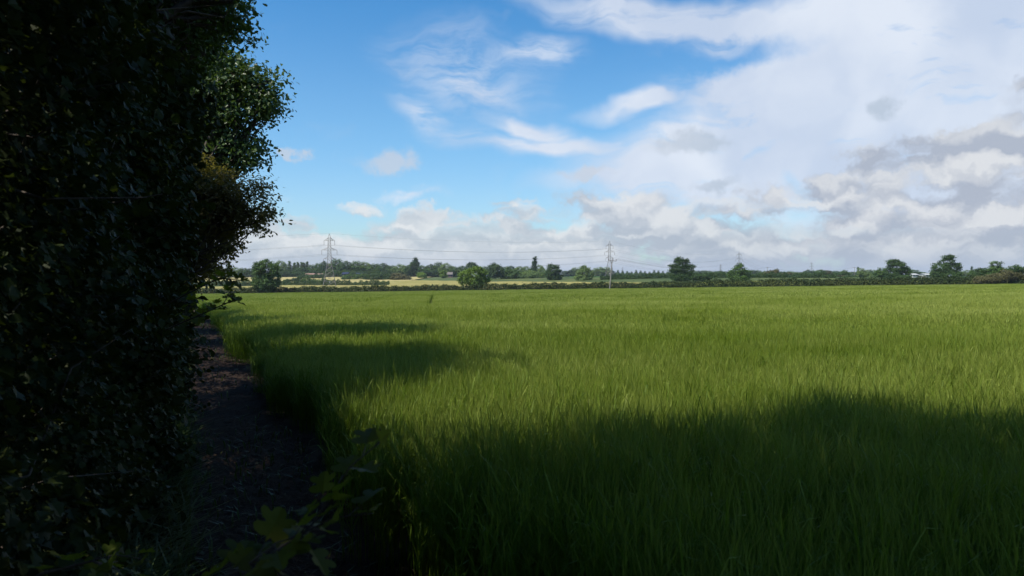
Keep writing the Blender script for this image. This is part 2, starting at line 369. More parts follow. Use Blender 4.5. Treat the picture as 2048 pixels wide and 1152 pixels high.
def crop_slab(name, poly_x, y0f, y1f, h, m):
    """a standing crop far away: raised, rough-topped body with real sides"""
    xs = np.arange(poly_x[0], poly_x[1], 3.0); nv = 60; V = []
    for x in xs:
        y0, y1 = y0f(x), y1f(x)
        if y1 < y0 + 1: y1 = y0 + 1
        V.append([(x, y0, float(ground_z(x, y0)) - .2)] + [(x, y, float(ground_z(x, y)) + h) for y in np.linspace(y0, y1, nv)] + [(x, y1, float(ground_z(x, y1)) - .2)])
    V = np.array(V); a, b = V.shape[:2]
    V[:, 1:-1, 2] += rng.uniform(-.12, .12, (a, b - 2))
    i = (np.arange(a - 1)[:, None] * b + np.arange(b - 1)[None]).ravel()
    return tag(mesh_np(name, V.reshape(-1, 3), np.stack([i, i + b, i + b + 1, i + 1], 1), m), kind='structure')
crop_slab('field', (-420, 60), lambda x: hedge_y(x) + 6, lambda x: np.interp(x, [-420, -140, -60, 60], [385, 390, 480, 330]), .55, M['gold'])
crop_slab('field', (-420, -62), lambda x: 440 - (x + 140) * .25, lambda x: 620, .5, M['gold2'])
crop_slab('field', (60.5, 240), lambda x: hedge_y(x) + 6, lambda x: np.interp(x, [60, 140, 240], [330, 300, 260]), .55, M['yellowgreen'])
crop_slab('field', (40, 330), lambda x: np.interp(x, [40, 100, 330], [540, 440, 460]), lambda x: 840, .35, M['farcrop'])

# ------------------------------------------------------------------ foliage builder
def leaf_template(kind):
    if kind == 'lobed':      # deeply lobed hedge leaf
        half = [(.10, .14), (.38, .18), (.46, .34), (.24, .44), (.44, .58), (.36, .78), (.14, .84)]
    elif kind == 'maple':    # rounded three to five lobed leaf for the close shoots
        half = [(.05, .16), (.20, .10), (.38, .13), (.47, .24), (.42, .36), (.25, .43), (.22, .48), (.38, .54), (.47, .66), (.44, .78), (.33, .80), (.19, .74), (.17, .88), (.08, .98)]
    elif kind == 'oak':
        half = [(.10, .15), (.20, .30), (.14, .40), (.32, .58), (.20, .68), (.24, .88)]
    elif kind == 'simple':
        half = [(.30, .30), (.34, .62)]
    else: half = [(.42, .45)]
    out = [(0, 0)] + half + [(0, 1)] + [(-x, y) for x, y in half[::-1]]
    V = [(x, y, abs(x) * .28 - .10 * y * y) for x, y in out]
    if kind in ('lobed', 'oak', 'maple'):
        V.append((0, .5, -.02)); c = len(V) - 1; n = len(out)
        Fc = [(c, i, (i + 1) % n) for i in range(n)]
    else: Fc = [tuple(range(len(out)))]
    return np.array(V, float), np.array(Fc)
TPL = {k: leaf_template(k) for k in ('lobed', 'oak', 'maple', 'simple', 'rhomb')}
def orient(n, up=0.6, out=None, outw=0.0, r=rng):
    """random leaf frames (n,3,3): columns = width axis, length axis, normal"""
    N = r.standard_normal((n, 3)); N[:, 2] = np.abs(N[:, 2]) * (.4 + up) + up
    if out is not None: N += out * outw
    N /= np.linalg.norm(N, axis=1, keepdims=True)
    L = r.standard_normal((n, 3)); L[:, 2] -= .35
    L -= N * np.sum(L * N, 1, keepdims=True); L /= np.linalg.norm(L, axis=1, keepdims=True) + 1e-9
    Wd = np.cross(L, N)
    return np.stack([Wd, L, N], 2)
def leaves(C, size, kind, up=.6, out=None, outw=0., r=rng, R=None, tint=None):
    T, Fc = TPL[kind]; n = len(C)
    if R is None: R = orient(n, up, out, outw, r)
    sz = (np.asarray(size) * np.ones(n)) * r.uniform(.65, 1.25, n)
    V = np.einsum('nij,kj->nki', R, T) * sz[:, None, None] + C[:, None, :]
    FF = (Fc[None] + (np.arange(n) * len(T))[:, None, None]).reshape(-1, Fc.shape[1])
    tt = np.repeat(r.uniform(0, 1, n) if tint is None else tint, len(T))
    return V.reshape(-1, 3), FF, tt
def tubes(segs, sides=5):
    """segs: list of (p0, p1, r0, r1) -> tapered tubes"""
    if not len(segs): return np.zeros((0, 3)), np.zeros((0, 4), int)
    P0 = np.array([s[0] for s in segs], float); P1 = np.array([s[1] for s in segs], float)
    r0 = np.array([s[2] for s in segs]); r1 = np.array([s[3] for s in segs])
    D = P1 - P0; D /= np.linalg.norm(D, axis=1, keepdims=True) + 1e-9
    ref = np.where(np.abs(D[:, 2:3]) > .9, np.array([[1., 0, 0]]), np.array([[0, 0, 1.]]))
    U = np.cross(D, ref); U /= np.linalg.norm(U, axis=1, keepdims=True) + 1e-9; Vv = np.cross(D, U)
    a = np.linspace(0, 2 * np.pi, sides, endpoint=False)
    ring = U[:, None] * np.cos(a)[None, :, None] + Vv[:, None] * np.sin(a)[None, :, None]
    A = P0[:, None] + ring * r0[:, None, None]; B = P1[:, None] + ring * r1[:, None, None]
    V = np.concatenate([A, B], 1).reshape(-1, 3); n = len(segs)
    i = np.arange(sides); j = (i + 1) % sides
    q = np.stack([i, j, j + sides, i + sides], 1)
    return V, (q[None] + (np.arange(n) * 2 * sides)[:, None, None]).reshape(-1, 4)
def wiggle(p0, p1, r0, r1, n, amp, r):
    p0 = np.asarray(p0, float); p1 = np.asarray(p1, float); L = np.linalg.norm(p1 - p0)
    pts = [p0 + (p1 - p0) * k / n + (r.standard_normal(3) * amp * L * math.sin(math.pi * k / n) if 0 < k < n else 0) for k in range(n + 1)]
    rad = [r0 + (r1 - r0) * k / n for k in range(n + 1)]
    return [(pts[k], pts[k + 1], rad[k], rad[k + 1]) for k in range(n)], pts
def make_tree(name, base, blobs, label, cat='tree', group=None, trunk_r=.2, leaf=.09, kind='oak', per_m2=60, cl_r=.32, per_cl=40,
              m='oak_leaf', seed=1, up=.5, fork=.35, twig=True, limb=.42, trunk_top=None, crown_name='crown', bias=.55, maxcl=100000):
    """base (x,y,z); blobs: (x,y,z, rx,ry,rz, density) in world space"""
    r = np.random.default_rng(seed)
    base = np.array(base, float); blobs = [np.array(b, float) for b in blobs]
    root = empty(name, tuple(base), label, cat, group)
    cen = np.mean([b[:3] for b in blobs], 0); top = trunk_top if trunk_top is not None else cen
    segs, tp = wiggle(base - base, np.array(top) - base, trunk_r, trunk_r * .35, 6, .03, r)
    segs[0] = (segs[0][0] - np.array([0, 0, .3]), segs[0][1], trunk_r * 1.35, segs[0][3])
    C = []; CR = []
    for b in blobs:
        c, rad, dens = b[:3] - base, b[3:6], (b[6] if len(b) > 6 else 1.0)
        k = max(2, int(round(len(tp) * (fork + r.uniform(0, .45)))))
        st_ = tp[min(k, len(tp) - 1)]
        s1, pts = wiggle(st_, c, trunk_r * limb, trunk_r * .12, 4, .07, r); segs += s1
        area = 4 * math.pi * ((rad[0] * rad[1]) ** 1.6 / 3 + (rad[0] * rad[2]) ** 1.6 / 3 + (rad[1] * rad[2]) ** 1.6 / 3) ** (1 / 1.6)
        n = int(min(maxcl, max(3, area * dens / (cl_r * cl_r * 2.2))))
        d = r.standard_normal((n, 3)); d /= np.linalg.norm(d, axis=1, keepdims=True)
        rr = r.uniform(bias, 1.0, n) * (1 + .14 * np.sin(d[:, 0] * 5 + seed) * np.cos(d[:, 2] * 6 + d[:, 1] * 4))
        pc = c + d * rad * rr[:, None]
        for q in pc:
            if twig:
                k = r.integers(1, len(pts))
                s2, _ = wiggle(pts[k], q, trunk_r * .07 + .004, .003, 3, .08, r); segs += s2
        C.append(pc); CR.append(np.full(n, dens))
    C = np.concatenate(C)
    n = len(C); L = C[:, None] + r.standard_normal((n, per_cl, 3)) * np.array([1, 1, .6]) * cl_r * .55
    L = L.reshape(-1, 3)
    out = L - (cen - base); out /= np.linalg.norm(out, axis=1, keepdims=True) + 1e-9
    tn = np.repeat(r.uniform(0, .5, n), per_cl) + r.uniform(0, .5, n * per_cl)
    V, Fc, tt = leaves(L, leaf, kind, up, out, .7, r, tint=tn)
    tv, tf = tubes(segs)
    mesh_np('trunk', tv, tf, M['bark'], root, smooth_sh=True)
    mesh_np(crown_name, V, Fc, M[m], root, tint=tt)
    return root
def B(px, py, d, r, dens=1.0, ry=None, rz=None):    # crown lump seen at that place, d metres away
    return (at(px, d), d, zat(py, d), r, ry or r, rz or r * .85, dens)

# ------------------------------------------------------------------ the dark hedge and its trees, left of the path
def near_hedge():
    r = np.random.default_rng(11)
    root = empty('hedge', (*st(6, -1.2), 0.0), 'dense dark hedge wall of lobed leaves rising along the left side of the dirt path', 'hedge')
    base = np.array(root.location)
    def face(s, z):                 # how far the hedge reaches towards the path
        return (-.42 + .26 * np.sin(s * 1.3 + .6) * np.cos(z * 1.1) + .16 * np.sin(s * 3.1 + z * 2.3) + .11 * np.sin(s * 6.1 - z * 4.7) + .07 * np.sin(s * 11.3 + z * 9.1) - .30 * smooth(np.sin(s * 2.6 - z * 3.4 + 1.2), .6, 1.0)
                + .22 * smooth(z, 2.6, .2) + .30 * smooth(s, 3.5, 8.0) * smooth(z, .2, 1.2) + .10 * smooth(z, 1.6, 2.6))
    def top(s): return 3.3 + .9 * smooth(s, 4.2, 2.5) + 1.0 * smooth(s, 6.5, 8.5) + .3 * np.sin(s * 1.7)
    VV = []; FL = []; FS = []; TT = []; nv = 0
    def add(n, s0, s1, size, kind, depth, zmin=0.05, upw=.35):
        nonlocal nv
        s = r.uniform(s0, s1, n); z = zmin + (top(s) - zmin) * r.uniform(0, 1, n)
        t = face(s, z) - np.abs(r.normal(0, depth, n)) + .03 * r.standard_normal(n)
        x, y = st_np(s, t); C = np.stack([x, y, ground_z(x, y) + z], 1)
        ok = (np.linalg.norm(C - np.array([0, 0, EYE]), axis=1) > max(1.75, size * 40))
        C = C[ok]; out = np.tile(np.array([PN[0], PN[1], .25]), (len(C), 1))
        V, Fc, tt = leaves(C - base, size, kind, upw, out, .8, r)
        VV.append(V); TT.append(tt); (FL if Fc.shape[1] == 3 else FS).append(Fc + nv); nv += len(V)
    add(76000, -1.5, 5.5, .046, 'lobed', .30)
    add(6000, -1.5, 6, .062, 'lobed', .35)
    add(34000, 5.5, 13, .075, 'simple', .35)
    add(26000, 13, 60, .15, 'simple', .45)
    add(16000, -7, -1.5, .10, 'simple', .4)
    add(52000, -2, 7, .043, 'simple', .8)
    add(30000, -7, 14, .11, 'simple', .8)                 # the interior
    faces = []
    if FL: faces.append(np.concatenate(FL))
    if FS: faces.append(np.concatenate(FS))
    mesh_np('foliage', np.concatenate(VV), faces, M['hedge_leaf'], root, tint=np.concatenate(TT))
    segs = []
    for k in range(90):
        s = r.uniform(-5, 40) if k > 50 else r.uniform(-2, 8); t0 = r.uniform(-1.6, -.9)
        x0, y0 = st(s, t0); z0 = float(ground_z(x0, y0)); h = r.uniform(1.8, 3.4)
        x1, y1 = st(s + r.uniform(-.5, .5), r.uniform(-1.2, -.5))
        sg, pts = wiggle((x0, y0, z0 - .2), (x1, y1, z0 + h), r.uniform(.018, .045), .008, 6, .05, r); segs += sg
        for j in range(6):
            p = pts[r.integers(1, 6)]; s2 = s + r.uniform(-.7, .7); zz = p[2] + r.uniform(.1, .7)
            xx, yy = st(s2, float(face(s2, max(.1, zz - z0))) + r.uniform(-.2, .08))
            sg, _ = wiggle(p, (xx, yy, zz), .008, .0025, 4, .08, r); segs += sg
    V, Fc = tubes([(a - base, b - base, c, d) for a, b, c, d in segs], 5)
    mesh_np('branches', V, Fc, M['bark'], root, smooth_sh=True)
near_hedge()

def twig_sprig(name, pts, leafsz, nleaf, label, seed, cat='branch', rad=.004, spread=.5):
    """a leafy shoot along a polyline: one branch mesh and one foliage mesh"""
    r = np.random.default_rng(seed); pts = [np.array(p, float) for p in pts]
    root = empty(name, tuple(pts[0]), label, cat); b = pts[0]; segs = []; C = []; R = []
    def grow(P, r0, n, depth):
        Ln = np.array([np.linalg.norm(P[i + 1] - P[i]) for i in range(len(P) - 1)])
        for i in range(len(P) - 1): segs.append((P[i] - b, P[i + 1] - b, r0 * (1 - .7 * i / len(P)), r0 * (1 - .7 * (i + 1) / len(P))))
        for k in range(n):
            u = (k + .5 + r.uniform(-.3, .3)) / n; u = .12 + .88 * u; f = u * (len(P) - 1); i = min(int(f), len(P) - 2); q = P[i] + (P[i + 1] - P[i]) * (f - i)
            D = P[i + 1] - P[i]; D /= np.linalg.norm(D)
            side = np.cross(D, (0, 0, 1)); side /= np.linalg.norm(side) + 1e-9
            s = 1 if k % 2 else -1
            L = D * r.uniform(.2, .8) + side * s * r.uniform(.5, 1.0) + np.array([0, 0, r.uniform(-.5, .5)]); L /= np.linalg.norm(L)
            N = np.array([r.normal(0, .5), r.normal(-.15, .5), 1.0]); N -= L * N.dot(L); N /= np.linalg.norm(N)
            st0 = q + L * leafsz * .45; segs.append((q - b, st0 - b, .0011, .0008))
            C.append(st0 - b); R.append(np.stack([np.cross(L, N), L, N], 1))
    grow(pts, rad, nleaf, 0)
    for k in range(max(1, nleaf // 6)):
        i = r.integers(0, len(pts) - 1); q = pts[i] + (pts[i + 1] - pts[i]) * r.uniform(.2, .9)
        D = pts[i + 1] - pts[i]; D /= np.linalg.norm(D); d2 = D + r.standard_normal(3) * spread; d2 /= np.linalg.norm(d2)
        Lh = leafsz * r.uniform(1.5, 3.5); grow([q, q + d2 * Lh * .5, q + d2 * Lh + np.array([0, 0, -.2 * Lh])], rad * .5, 4, 1)
    V, Fc, tt = leaves(np.array(C), leafsz, 'maple', r=r, R=np.array(R))
    mesh_np('foliage', V, Fc, M['twig_leaf'], root, tint=tt)
    tv, tf = tubes(segs, 5); mesh_np('stem', tv, tf, M['bark'], root, smooth_sh=True)
    return root
def Q(px, py, d): return (at(px, d), d, zat(py, d))

twig_sprig('hawthorn_branch', [Q(120, 1350, 1.0), Q(300, 1225, 1.02), Q(430, 1165, 1.05), Q(540, 1110, 1.08), Q(615, 1060, 1.1), Q(650, 1010, 1.12)], .050, 24,
           'blurred lobed leaf branch reaching over the dirt path at the bottom of the photo', 31, spread=.2, rad=.003)
twig_sprig('hawthorn_branch', [Q(-40, 1210, 1.7), Q(80, 1150, 1.65), Q(180, 1125, 1.6), Q(250, 1150, 1.6)], .05, 11,
           'dark lobed leaf branch low in the bottom left corner', 32)
twig_sprig('hawthorn_branch', [Q(330, 610, 4.6), Q(400, 575, 4.5), Q(440, 556, 4.5), Q(478, 560, 4.45)], .07, 16,
           'upper of two leafy twigs jutting from the hedge against the pale far field', 33, rad=.005)
twig_sprig('hawthorn_branch', [Q(330, 660, 4.4), Q(395, 632, 4.3), Q(440, 612, 4.25), Q(470, 599, 4.2)], .055, 18,
           'lower of two leafy twigs jutting from the hedge over the green crop', 34, rad=.005)

def tb(s, t): x, y = st(s, t); return (x, y, float(ground_z(x, y)))
def Sb(s, t, z, r, dens=1.0, rz=None): x, y = st(s, t); return (x, y, z + float(ground_z(x, y)), r, r, rz or r * .85, dens)
# tree with boughs over the sky, top of the frame
make_tree('oak_tree', tb(9.5, -2.2), [B(440, 30, 9, .36), B(395, 75, 9, .30), B(350, 30, 9.3, .6), B(478, 6, 8.8, .16, .7), B(400, -20, 9.0, .45), B(415, 108, 9, .14, .7),
          B(300, 110, 9.6, .7), B(250, -60, 10, 1.3), B(200, 150, 10.2, .9), Sb(9, -1.4, 6.6, 1.5), Sb(8.2, -1.7, 5.8, 1.4), Sb(8.6, -1.9, 4.8, 1.3), Sb(10, -2.5, 6.5, 1.7), Sb(7.2, -1.7, 5.6, 1.05), Sb(6.2, -1.9, 4.9, .9, .8)],
          'near oak whose dark boughs hang into the top of the photo beside the sky', trunk_r=.22, leaf=.07, cl_r=.25, per_cl=58, seed=3)
make_tree('oak_tree', tb(17.0, -2.4), [B(500, 188, 14.5, .62), B(445, 180, 14.6, .8), B(470, 245, 14.5, .55), B(532, 218, 14.4, .33), B(543, 160, 14.3, .26, .8), B(480, 305, 14.5, .42),
          B(500, 318, 14.3, .25), B(430, 295, 14.8, .8), B(385, 200, 15, 1.1), B(330, 260, 15.4, 1.4), B(310, 110, 15.6, 1.5), B(390, 150, 15, .7), B(370, 30, 15.8, 1.3), B(470, 150, 14.5, .4),
          Sb(17.5, -2.4, 8.4, 1.5), Sb(16.4, -1.8, 6.5, 1.7)],
          'oak with a rounded bough of sunlit leaves standing out against the blue sky', trunk_r=.26, leaf=.088, cl_r=.28, per_cl=64, seed=4)
make_tree('hawthorn_tree', tb(12.4, -1.9), [B(400, 425, 11.5, .62), B(440, 430, 11.5, .42), B(350, 500, 11.6, .8), B(330, 400, 11.8, .9), B(380, 360, 12, .55), B(440, 470, 11.4, .26), B(425, 505, 11.4, .24),
          B(470, 400, 11.4, .32, .9), B(495, 425, 11.3, .28, .8), B(525, 385, 11.3, .20, .6), B(505, 370, 11.3, .2, .6), B(542, 428, 11.2, .12, .7), B(455, 500, 11.3, .14, .7), B(520, 450, 11.3, .14, .6), B(440, 380, 11.6, .35)],
          'brownish hawthorn with thin sparse twigs reaching past the oak above the hedge', trunk_r=.07, limb=.2, leaf=.055, cl_r=.16, per_cl=66, m='haw_leaf', seed=5)
# tall tree over the photographer, seen only as the dark top left and as shade
make_tree('maple_tree', tb(.6, -2.6), [Sb(-.6, -1.4, 6.3, 1.7), Sb(1.0, -1.4, 6.2, 1.5), Sb(-2.2, -1.6, 7.2, 1.8), Sb(0, -2.4, 8.2, 1.8), Sb(1.9, -1.4, 4.5, .9), Sb(.8, -1.2, 4.2, 1.0), Sb(-1.3, .2, 6.6, 1.3), Sb(.8, .1, 6.6, 1.0), Sb(-2.9, .0, 6.2, 1.4), Sb(2.5, -2.0, 7.8, 1.3), Sb(1.4, -.4, 8.4, 1.25), Sb(-.3, .2, 8.9, 1.5), Sb(1.6, -1.2, 6.2, .9), Sb(1.9, .3, 9.3, .9), Sb(3.0, -1.3, 8.9, .85), Sb(-1.4, 1.8, 7.6, 1.4), Sb(-3.0, 3.8, 7.4, 1.7), Sb(-1.0, 3.4, 8.2, 1.2), Sb(-5.0, 3.0, 7.0, 1.8), Sb(-5.2, .8, 7.2, 1.8), Sb(-3.2, 2.2, 7.4, 1.5), Sb(.4, 1.5, 8.8, 1.2), Sb(-2.6, .6, 9.4, 1.6), Sb(4.4, -1.9, 4.3, .8, .55), Sb(5.6, -1.9, 4.2, .8, .55)],  # unseen lumps over path and crop are added to block skylight and deepen shade
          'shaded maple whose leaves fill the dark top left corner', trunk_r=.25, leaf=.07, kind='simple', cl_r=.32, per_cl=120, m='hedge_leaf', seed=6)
for k, (s, t, h, sd) in enumerate([(-4.5, -1.8, 7.6, 7), (-8.5, -1.5, 7.0, 8), (-13, -1.8, 8, 9)]):  # unseen trees added behind the camera for their shade
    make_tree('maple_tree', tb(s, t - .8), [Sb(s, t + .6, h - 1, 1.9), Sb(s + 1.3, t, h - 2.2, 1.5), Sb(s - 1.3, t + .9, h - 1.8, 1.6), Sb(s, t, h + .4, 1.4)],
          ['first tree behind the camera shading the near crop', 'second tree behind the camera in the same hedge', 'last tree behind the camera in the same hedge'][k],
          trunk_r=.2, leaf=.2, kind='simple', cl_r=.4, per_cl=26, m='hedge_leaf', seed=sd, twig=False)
for k, (s, t, h, w) in enumerate([(24.5, -1.5, 7.2, 1.6), (32, -1.8, 6.2, 1.5), (43, -1.8, 7.2, 1.8), (55, -2.0, 7.6, 2.0)]):
    make_tree('oak_tree', tb(s, t - .6), [Sb(s, t, h - 1.4, w), Sb(s + w * .8, t - .2, h - 2.4, w * .8), Sb(s - w * .8, t + .2, h - 2.2, w * .85), Sb(s, t - .5, h - .2, w * .7)],
          ['hidden hedge tree just beyond the big oak, casting the third shadow on the crop', 'small hedge tree beyond the third shadow, hidden by the near trees',
           'hedge tree far along the path, hidden by the near trees', 'last hedge tree where the path meets the lower field'][k],
          trunk_r=.2, leaf=.22, kind='simple', cl_r=.4, per_cl=24, m='oak_leaf', seed=20 + k, twig=False)

# ------------------------------------------------------------------ barley crop (stuff): clumps instanced over the field
VARS = bpy.data.collections.new('barley_variants')
def clump(area, n, seed, wid, detail, earw, name='barley_clump', h0=.70, earf=1.0):
    r = np.random.default_rng(seed); V = []; Fq = []; T = []
    def strip(P, w, side, tn):
        b = len(V); n_ = len(P)
        for i, p in enumerate(P):
            ww = w * (1 - (i / (n_ - 1)) ** 2 * .92) * .5
            V.append(p - side * ww); V.append(p + side * ww); T.append(tn[i]); T.append(tn[i])
        for i in range(n_ - 1): Fq.append((b + 2 * i, b + 2 * i + 1, b + 2 * i + 3, b + 2 * i + 2))
    for k in range(n):
        x, y = r.uniform(-area / 2, area / 2, 2); h = h0 * r.uniform(.80, 1.08) * (1.14 if r.random() < .05 else 1)
        a = r.uniform(0, 6.283); lean = np.array([math.cos(a), math.sin(a), 0]) * abs(r.normal(0, .07)) + np.array([.04, .01, 0])
        P0 = np.array([x, y, 0.]); P1 = P0 + np.array([0, 0, h * .5]) + lean * h * .4; P2 = P0 + np.array([0, 0, h * .93]) + lean * h * 1.1
        sd = np.array([math.cos(a + 1.3), math.sin(a + 1.3), 0.])
        strip([P0, P1, P2], wid * .55, sd, [.0, .1, .25])
        if r.random() < earf:
            eb = P2; tip = eb + np.array([lean[0] * .5, lean[1] * .5, .085]) + r.normal(0, .012, 3)
            e1 = np.cross(sd, (0, 0, 1.)); b = len(V); mid = (eb + tip) / 2
            V += [eb, mid + sd * earw, tip, mid - sd * earw]; T.extend([.6, .8, 1, .8]); Fq.append((b, b + 1, b + 2, b + 3))
            b = len(V); V += [eb, mid + e1 * earw * .7, tip, mid - e1 * earw * .7]; T.extend([.6, .8, 1, .8]); Fq.append((b, b + 1, b + 2, b + 3))
            for q in range(detail + 1):
                d = np.array([r.normal(0, .022), r.normal(0, .022), r.uniform(.06, .11)])
                s0 = eb + (tip - eb) * r.uniform(.3, 1); b = len(V); w_ = sd * wid * .10
                V += [s0 - w_, s0 + w_, s0 + d + w_ * .2, s0 + d - w_ * .2]; T.extend([.9, .9, 1, 1]); Fq.append((b, b + 1, b + 2, b + 3))
        for q in range(2 + (detail > 1) + (r.random() < .5)):
            a2 = r.uniform(0, 6.283); D = np.array([math.cos(a2), math.sin(a2), 0.]); s2 = np.array([-D[1], D[0], 0.])
            f = r.uniform(.35, .92); p = P0 + (P2 - P0) * f; L = r.uniform(.12, .22)
            up_ = r.uniform(.8, 1.5); dr = r.uniform(-.3, .6)
            pts = [p, p + D * L * .22 + np.array([0, 0, L * .45 * up_]), p + D * L * .45 + np.array([0, 0, L * (.70 * up_ - .15 * dr)]), p + D * L * .75 + np.array([0, 0, L * (.75 * up_ - .65 * dr)])]
            s2 = s2 + np.array([0, 0, r.uniform(-.4, .4)])
            strip(pts if detail else pts[::1][:1] + pts[2:], wid * r.uniform(.6, 1.2), s2, [.05, .12, .2, .3] if r.random() > .05 else [.5, .7, .9, 1.0])
    V = np.array(V, np.float32); Fq = np.array(Fq)
    o = mesh_np(name, V, Fq, M['crop'], tint=np.array(T))
    COL.objects.unlink(o); VARS.objects.link(o); return o
for k in range(5): clump(.34, 96, 100 + k, .0056, 2, .0034)                    # 0..4 near
for k in range(4): clump(.70, 230, 200 + k, .0080, 1, .0052)                      # 5..8 middle
for k in range(4): clump(1.9, 360, 300 + k, .030, 0, .014)                     # 9..12 far

def crop_points():
    P = []; I = []; S = []
    r = np.random.default_rng(5)
    def grid(x0, x1, y0, y1, step):
        xs = np.arange(x0, x1, step); ys = np.arange(y0, y1, step); X, Y = np.meshgrid(xs, ys)
        X = X + r.uniform(-.5, .5, X.shape) * step; Y = Y + r.uniform(-.5, .5, Y.shape) * step
        return X.ravel(), Y.ravel()
    def tcoord(x, y): return (x - PO[0]) * PN[0] + (y - PO[1]) * PN[1]
    def tram(x, y, hw):
        # two short bare wheel marks running away from the camera
        f = (y - 44) / 59.0; xc = -4.75 + (-10.6 + 4.75) * f
        return (y > 42) & (y < 104) & (np.abs(x - xc) < hw)
    for (lo, hi, step, i0, i1, hw) in ((-4, 13, .26, 0, 5, .2), (13, 48, .55, 5, 9, .45), (48, 262, 1.45, 9, 13, .95)):
        X, Y = grid(-1.0 * hi - 8, 1.0 * hi + 8, -4 if lo < 0 else 0, hi + 2, step)
        d = np.hypot(X, Y * 1.0); dd = np.maximum(Y, np.abs(X) * .8)
        edge = tcoord(X, Y); e0 = 1.30 + .10 * np.sin(X * 2.3) + .06 * np.sin(Y * 5.1) + (hw * .35 if lo > 0 else 0)
        ok = (edge > e0) & (dd >= lo) & (dd < hi) & (np.abs(X) < .95 * np.abs(Y) + 8) & (Y < hedge_y(X) - 2.2 - hw) & ~tram(X, Y, 3.2 if lo > 40 else .5)
        if lo < 0: ok &= (d > .9)
        X, Y = X[ok], Y[ok]
        src = r.integers(i0, i1, len(X))
        if lo > 40:                       # finer clumps beside the wheel mark so that its edges stay crisp
            x2, y2 = grid(-16, 2, 42, 104, .42); k2 = tram(x2, y2, 3.6) & ~tram(x2, y2, .52)
            X = np.concatenate([X, x2[k2]]); Y = np.concatenate([Y, y2[k2]]); src = np.concatenate([src, r.integers(5, 9, int(k2.sum()))])
        P.append(np.stack([X, Y, ground_z(X, Y) - .01], 1)); I.append(src)
        wave = .07 * np.sin(X * .19 + Y * .53 + np.sin(X * .07) * 2) + .06 * np.sin(Y * .21 - X * .07 + np.sin(Y * .05 + X * .03) * 2) + r.normal(0, .035, len(X))
        S.append(1.0 + wave - .10 * smooth(tcoord(X, Y), 2.0, 1.2))
    P = np.concatenate(P); I = np.concatenate(I); S = np.concatenate(S); n = len(P)
    me = bpy.data.meshes.new('barley_crop'); me.vertices.add(n); me.vertices.foreach_set('co', P.astype(np.float32).ravel())
    a = me.attributes.new('idx', 'INT', 'POINT'); a.data.foreach_set('value', I.astype(np.int32))
    a = me.attributes.new('hs', 'FLOAT', 'POINT'); a.data.foreach_set('value', S.astype(np.float32))
    a = me.attributes.new('rz', 'FLOAT', 'POINT'); a.data.foreach_set('value', r.uniform(0, 6.283, n).astype(np.float32))
    o = bpy.data.objects.new('barley_crop', me); COL.objects.link(o); me.materials.append(M['crop'])
    ng = bpy.data.node_groups.new('scatter', 'GeometryNodeTree')
    ng.interface.new_socket('Geometry', in_out='INPUT', socket_type='NodeSocketGeometry'); ng.interface.new_socket('Geometry', in_out='OUTPUT', socket_type='NodeSocketGeometry')
    N = ng.nodes; Lk = ng.links
    gi = N.new('NodeGroupInput'); go = N.new('NodeGroupOutput'); ip = N.new('GeometryNodeInstanceOnPoints'); ci = N.new('GeometryNodeCollectionInfo')
    ci.inputs['Collection'].default_value = VARS; ci.inputs['Separate Children'].default_value = True; ci.inputs['Reset Children'].default_value = True
    def named(nm, t):
        q = N.new('GeometryNodeInputNamedAttribute'); q.data_type = t; q.inputs['Name'].default_value = nm; return q.outputs['Attribute']
    cx = N.new('ShaderNodeCombineXYZ'); cx2 = N.new('ShaderNodeCombineXYZ'); Lk.new(named('rz', 'FLOAT'), cx.inputs[2])
    cx2.inputs[0].default_value = 1; cx2.inputs[1].default_value = 1; Lk.new(named('hs', 'FLOAT'), cx2.inputs[2])
    m2p = N.new('GeometryNodeMeshToPoints'); Lk.new(gi.outputs[0], m2p.inputs['Mesh'])
    Lk.new(m2p.outputs[0], ip.inputs['Points']); Lk.new(ci.outputs[0], ip.inputs['Instance']); ip.inputs['Pick Instance'].default_value = True
    Lk.new(named('idx', 'INT'), ip.inputs['Instance Index']); Lk.new(cx.outputs[0], ip.inputs['Rotation']); Lk.new(cx2.outputs[0], ip.inputs['Scale'])
    Lk.new(ip.outputs[0], go.inputs[0])
    md = o.modifiers.new('scatter', 'NODES'); md.node_group = ng
    tag(o, 'green barley crop standing over the whole sloping field', 'crop', kind='stuff')
    print('crop clumps', n)
crop_points()

